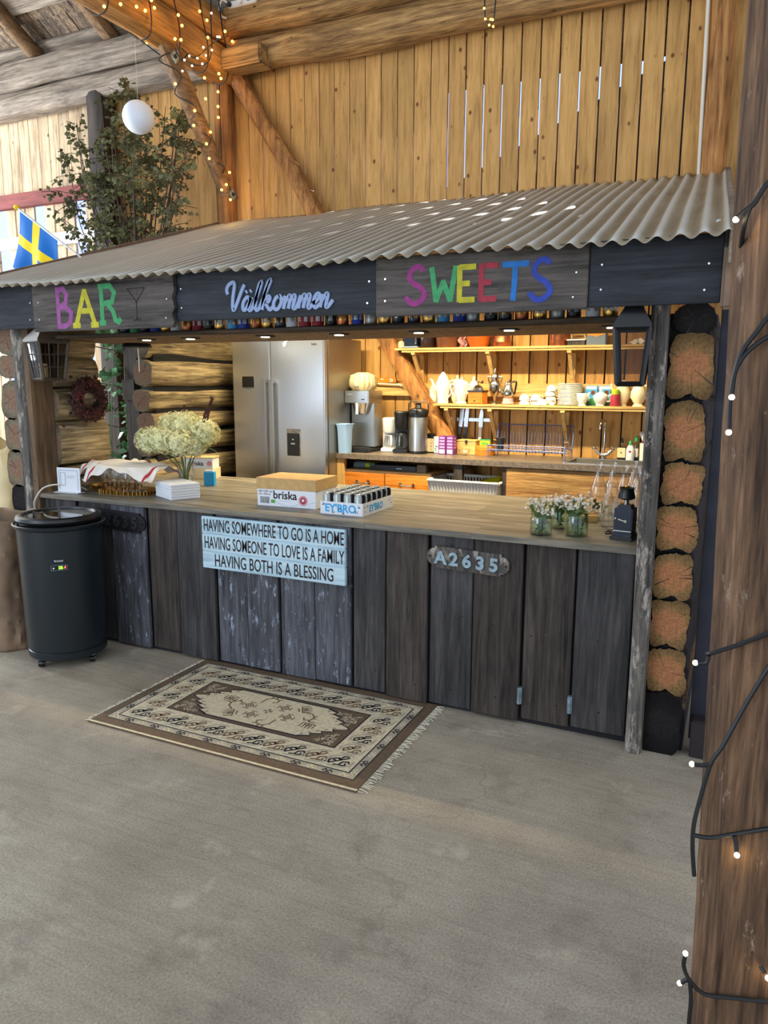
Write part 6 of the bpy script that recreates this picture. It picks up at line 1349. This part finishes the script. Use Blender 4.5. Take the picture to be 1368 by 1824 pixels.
m = MB(); m.box((0, 0, .048), (.125, .115, .096), 'orange_pine', .003); m.box((0, 0, .103), (.135, .125, .014), 'darkgl', .003); m.build('body', ml_); m = MB(); m.box((0, -.059, .028), (.10, .006, .040), 'orange_pine', .002); m.ball((0, -.066, .028), .006, 'darkmetal', 8, 5); m.build('drawer', ml_)
m = MB(); m.lathe([(.045, .11), (.042, .13), (.022, .148), (.008, .152)], 'silver', n=20); m.build('dome', ml_); m = MB(); m.tube(curve3([(0, 0, .15), (0, 0, .178), (.03, -.02, .172), (.05, -.03, .165)], 4), .004, 'darkmetal', 6); m.ball((.05, -.03, .178), .010, 'darkgl', 10, 6); m.build('crank', ml_)
ur = pot('silver_urn', 'tall silver urn with two handles and finial', 'urn', (-1.79, YS, SL), [(.035, 0), (.03, .01), (.01, .025), (.012, .05), (.035, .085), (.047, .14), (.046, .165), (.028, .19), (.03, .215)], 'silver', None, [(.044, 0, .16), (.058, 0, .21), (.04, 0, .22), (.028, 0, .205)], [(.031, .215), (.026, .235), (.01, .245), (.012, .26), (.002, .285)])
m = MB(); m.tube(curve3([(-.044, 0, .16), (-.058, 0, .21), (-.04, 0, .22), (-.028, 0, .205)], 5), .006, 'silver', 8); m.build('handle', ur)
m = MB(); m.lathe([(.045, 0), (.05, .006), (.04, .03), (.042, .05), (.036, .05)], 'pinkcloth', n=20); onething(m, 'small_bowl', 'upturned pink bowl under the silver coffee pot', 'bowl', loc=(-1.675, YS-.01, SL))
pot('silver_coffee_pot', 'silver coffee pot with curved black handle on a bowl', 'coffee pot', (-1.675, YS-.01, SL+.051), [(.03, 0), (.042, .01), (.048, .03), (.038, .07), (.027, .10), (.029, .105)], 'silver', [(-.04, -.01, .03), (-.062, -.02, .06), (-.07, -.02, .085)], [(.03, 0, .125), (.06, 0, .13), (.062, 0, .10), (.05, 0, .03)], [(.03, .105), (.026, .122), (.008, .13), (.004, .15)], hm='black', hr=.0075)
def cupstack(x, n, lab0, y=YS):
    for i in range(n):
        t = thing('porcelain_cup', lab0[i], 'cup', (x+rnd(-.004, .004), y+rnd(-.004, .004), SL+.036*i), rnd(-.6, .6), 'upturned porcelain cups')
        part_lathe('bowl', t, [(.042, 0), (.041, .012), (.032, .035), (.020, .043), (.020, .048)], 'china', n=20); m = MB(); m.tube(curve3([(.038, 0, .012), (.055, 0, .02), (.052, 0, .034), (.031, 0, .036)], 4), .0035, 'china', 6); m.build('handle', t)
        m = MB(); m.lathe([(.0424, .004), (.0418, .007), (.0412, .007)], 'chinablue', n=20, cap=False); m.build('rim_band', t)
pos = ('lower', 'upper')
cupstack(-1.545, 2, ['lower upturned cup of the stack beside the silver coffee pot', 'upper upturned cup of the stack beside the silver coffee pot'])
cupstack(-1.45, 2, ['lower upturned cup of the middle cup stack', 'upper upturned cup of the middle cup stack'])
cupstack(-1.335, 4, ['bottom upturned cup of the tall stack beside the plates', 'second upturned cup of the tall stack beside the plates', 'third upturned cup of the tall stack beside the plates', 'topmost upturned cup of the tall stack beside the plates'])
cupstack(-1.385, 1, ['single upturned cup squeezed before the tall cup stack'], YS-.07)
p0 = thing('porcelain_plate', 'white porcelain plate in the stack, first from the bottom', 'plate', (-1.19, YS+.01, SL), 0, 'stack of porcelain plates'); part_lathe('plate', p0, [(.055, 0), (.06, .001), (.092, .006), (.0945, .0085), (.093, .0115), (.058, .005), (.0, .004)], 'china', n=32, cap=False)
for i in range(1, 17): dup(p0, (-1.19+rnd(-.003, .003), YS+.01+rnd(-.003, .003), SL+.0098*i), 0, 'white porcelain plate in the stack, %s from the bottom' % ORD[i])
pot('creamer', 'white creamer jug with loop handle before the plates', 'jug', (-1.085, YS-.04, SL), [(.03, 0), (.025, .012), (.04, .05), (.046, .09), (.044, .095)], 'china', [(.035, -.01, .07), (.05, -.01, .09), (.056, -.01, .10)], [(-.044, 0, .09), (-.07, 0, .09), (-.06, 0, .05), (-.036, 0, .04)], None, print_=4)
for x, lab, mt in ((-1.035, 'sky-blue picture packet behind the white creamer', 'bluebox'), (-.935, 'sky-blue picture packet behind the sugar bowl', 'bluebox')):
    t = thing('blue_packet', lab, 'packet', (x, YS+.055, SL), 0, 'blue packets on the lower shelf'); m = MB(); m.box((0, 0, .075), (.092, .03, .15), mt, .003); m.build('packet', t)
    m = MB(); m.box((.0, -.0155, .135), (.08, .001, .02), 'paper'); m.box((.015, -.0155, .10), (.03, .001, .03), 'copper'); m.box((0, -.0155, .03), (.08, .001, .05), 'p_green'); m.box((-.02, -.0158, .05), (.02, .001, .03), 'paper'); m.build('print', t)
pot('sugar_bowl', 'white sugar bowl with domed lid and blue print', 'sugar bowl', (-.95, YS-.04, SL), [(.035, 0), (.03, .012), (.05, .045), (.055, .07), (.052, .078)], 'china', None, [(.052, 0, .07), (.078, 0, .085), (.07, 0, .04), (.045, 0, .035)], [(.053, .078), (.04, .092), (.014, .104), (.008, .112), (.013, .12), (.004, .128)], print_=10)
rd = thing('syrup_bottle', 'red syrup bottle with lime green collar', 'bottle', (-.842, YS-.05, SL)); part_lathe('body', rd, [(.034, 0), (.036, .01), (.035, .06), (.028, .09)], 'p_red'); part_lathe('collar', rd, [(.0285, .085), (.029, .12), (.022, .128)], 'lime')
pot('teapot', 'cream teapot with pointed lid behind the syrup bottle', 'teapot', (-.80, YS+.03, SL), [(.035, 0), (.03, .015), (.055, .07), (.056, .11), (.04, .15), (.042, .16)], 'cream_china', [(-.05, -.01, .08), (-.08, -.01, .13), (-.085, -.01, .17)], [(.045, 0, .15), (.075, 0, .15), (.078, 0, .10), (.052, 0, .06)], [(.043, .16), (.03, .18), (.008, .195)])
pot('cream_jug', 'cream ribbed jug with scalloped foot below the black lantern', 'jug', (-.68, YS-.02, SL), [(.045, 0), (.035, .012), (.03, .02), (.058, .07), (.055, .11), (.036, .15), (.04, .165)], 'cream_china', None, [(.036, -.02, .15), (.07, -.02, .15), (.08, -.02, .09), (.05, -.01, .06)], None, sq=lambda a, z: 1+.03*math.cos(9*a))
m = MB(); m.lathe([(.02, 0), (.03, .02), (.028, .045), (.026, .045), (.027, .02)], 'china', n=16); onething(m, 'small_cup', 'small white cup at the post end of the lower shelf', 'cup', loc=(-.57, YS-.03, SL))
# upper shelf
m = MB(); m.box((0, 0, .03), (.05, .05, .06), 'creamcloth', .008); onething(m, 'white_packet', 'small cream packet at the upper shelf end', 'packet', loc=(-2.595, YS-.04, SU))
tb = thing('black_tin', 'square dark tin box with pale bottom edge', 'tin', (-2.52, YS, SU)); m = MB(); m.box((0, 0, .067), (.135, .10, .134), 'navy', .004); m.build('box', tb); m = MB(); m.box((0, 0, .012), (.138, .103, .008), 'paper'); m.box((.055, -.0515, .06), (.012, .001, .05), 'silver'); m.build('print', tb)
lathe_thing('dark_pot', 'glossy dark brown enamel pot beside the black tin', 'pot', (-2.375, YS, SU), [(.055, 0), (.065, .02), (.068, .09), (.06, .128), (.062, .135), (.056, .132), (.06, .05)], 'darkgl')
lathe_thing('brown_crock', 'wide brown glazed crock on the upper shelf', 'crock', (-2.20, YS, SU), [(.085, 0), (.09, .01), (.103, .12), (.107, .14), (.1, .14), (.085, .012)], 'browngl', n=30)
m = MB(); m.grid(14, 14, lambda a, b: Vector((-.03+.06*a+.01*math.sin(b*9), -.03*math.sin(a*7)+.015*math.sin(b*11+a*5), .11*b-.003*math.sin(a*20))), 'pinkcloth'); onething(m, 'pink_cloth', 'crumpled pink cloth between the crock and orange bowl', 'cloth', loc=(-2.06, YS-.03, SU+.006), solid=.005)
lathe_thing('clay_bowl', 'large orange glazed clay bowl on the upper shelf', 'bowl', (-1.935, YS, SU), [(.07, 0), (.075, .01), (.11, .10), (.118, .13), (.112, .132), (.10, .09), (.065, .012)], 'terracotta', n=32)
cpn = thing('copper_pot', 'copper lidded pot with loop handle beside the orange bowl', 'pot', (-1.745, YS, SU)); part_lathe('body', cpn, [(.072, 0), (.075, .005), (.072, .03), (.075, .035), (.072, .04), (.070, .088)], 'copper', n=28); part_lathe('lid', cpn, [(.074, .088), (.072, .094), (.03, .102), (.01, .104), (.012, .114), (.004, .118)], 'copper', n=28); m = MB(); m.tube(curve3([(-.072, 0, .07), (-.095, 0, .07), (-.085, 0, .02), (-.072, 0, .02)], 4), .005, 'darkmetal', 6); m.build('handle', cpn)
lathe_thing('copper_kettle', 'straight dull copper vessel in the middle of the upper shelf', 'pot', (-1.29, YS, SU), [(.068, 0), (.070, .005), (.068, .13), (.072, .135), (.066, .135), (.064, .01)], 'copper', n=28)
wt = thing('small_crate', 'small wooden trug with pale edge on the upper shelf', 'crate', (-1.15, YS, SU)); m = MB(); m.box((0, 0, .018), (.13, .11, .036), 'brownboard', .003); m.build('base', wt); m = MB(); m.box((0, 0, .042), (.14, .12, .010), 'whitepaint', .002); m.build('rim', wt); m = MB(); m.tube([(-.05, .03, .04), (-.05, .03, .13), (.03, .03, .13), (.06, .03, .04)], .008, 'pinez', 5); m.build('handle', wt)
bx = thing('painted_chest', 'small blue painted wooden chest with worn orange patches', 'box', (-1.005, YS, SU)); m = MB(); m.box((0, 0, .055), (.14, .10, .11), 'greycloth', .003); m.prism([(-.065, .075), (-.02, .07), (0, .06), (.03, .072), (.065, .078), (.065, .10), (-.065, .10)], lambda u, v, w: Vector((u, -.0502-w, v)), .001, 'orange_pine'); m.build('body', bx); m = MB(); m.box((0, 0, .115), (.15, .11, .012), 'darkgl', .002); m.build('lid', bx)
m = MB(); m.grid(14, 10, lambda a, b: Vector((-.06+.12*a, -.04+.08*b, .03+.028*math.sin(a*PI)*math.sin(b*PI)+.008*math.sin(a*17+b*9))), 'linen'); onething(m, 'folded_napkin', 'rumpled white napkin seen through the black lantern', 'cloth', loc=(-.70, YS, SU-.02), solid=.012)
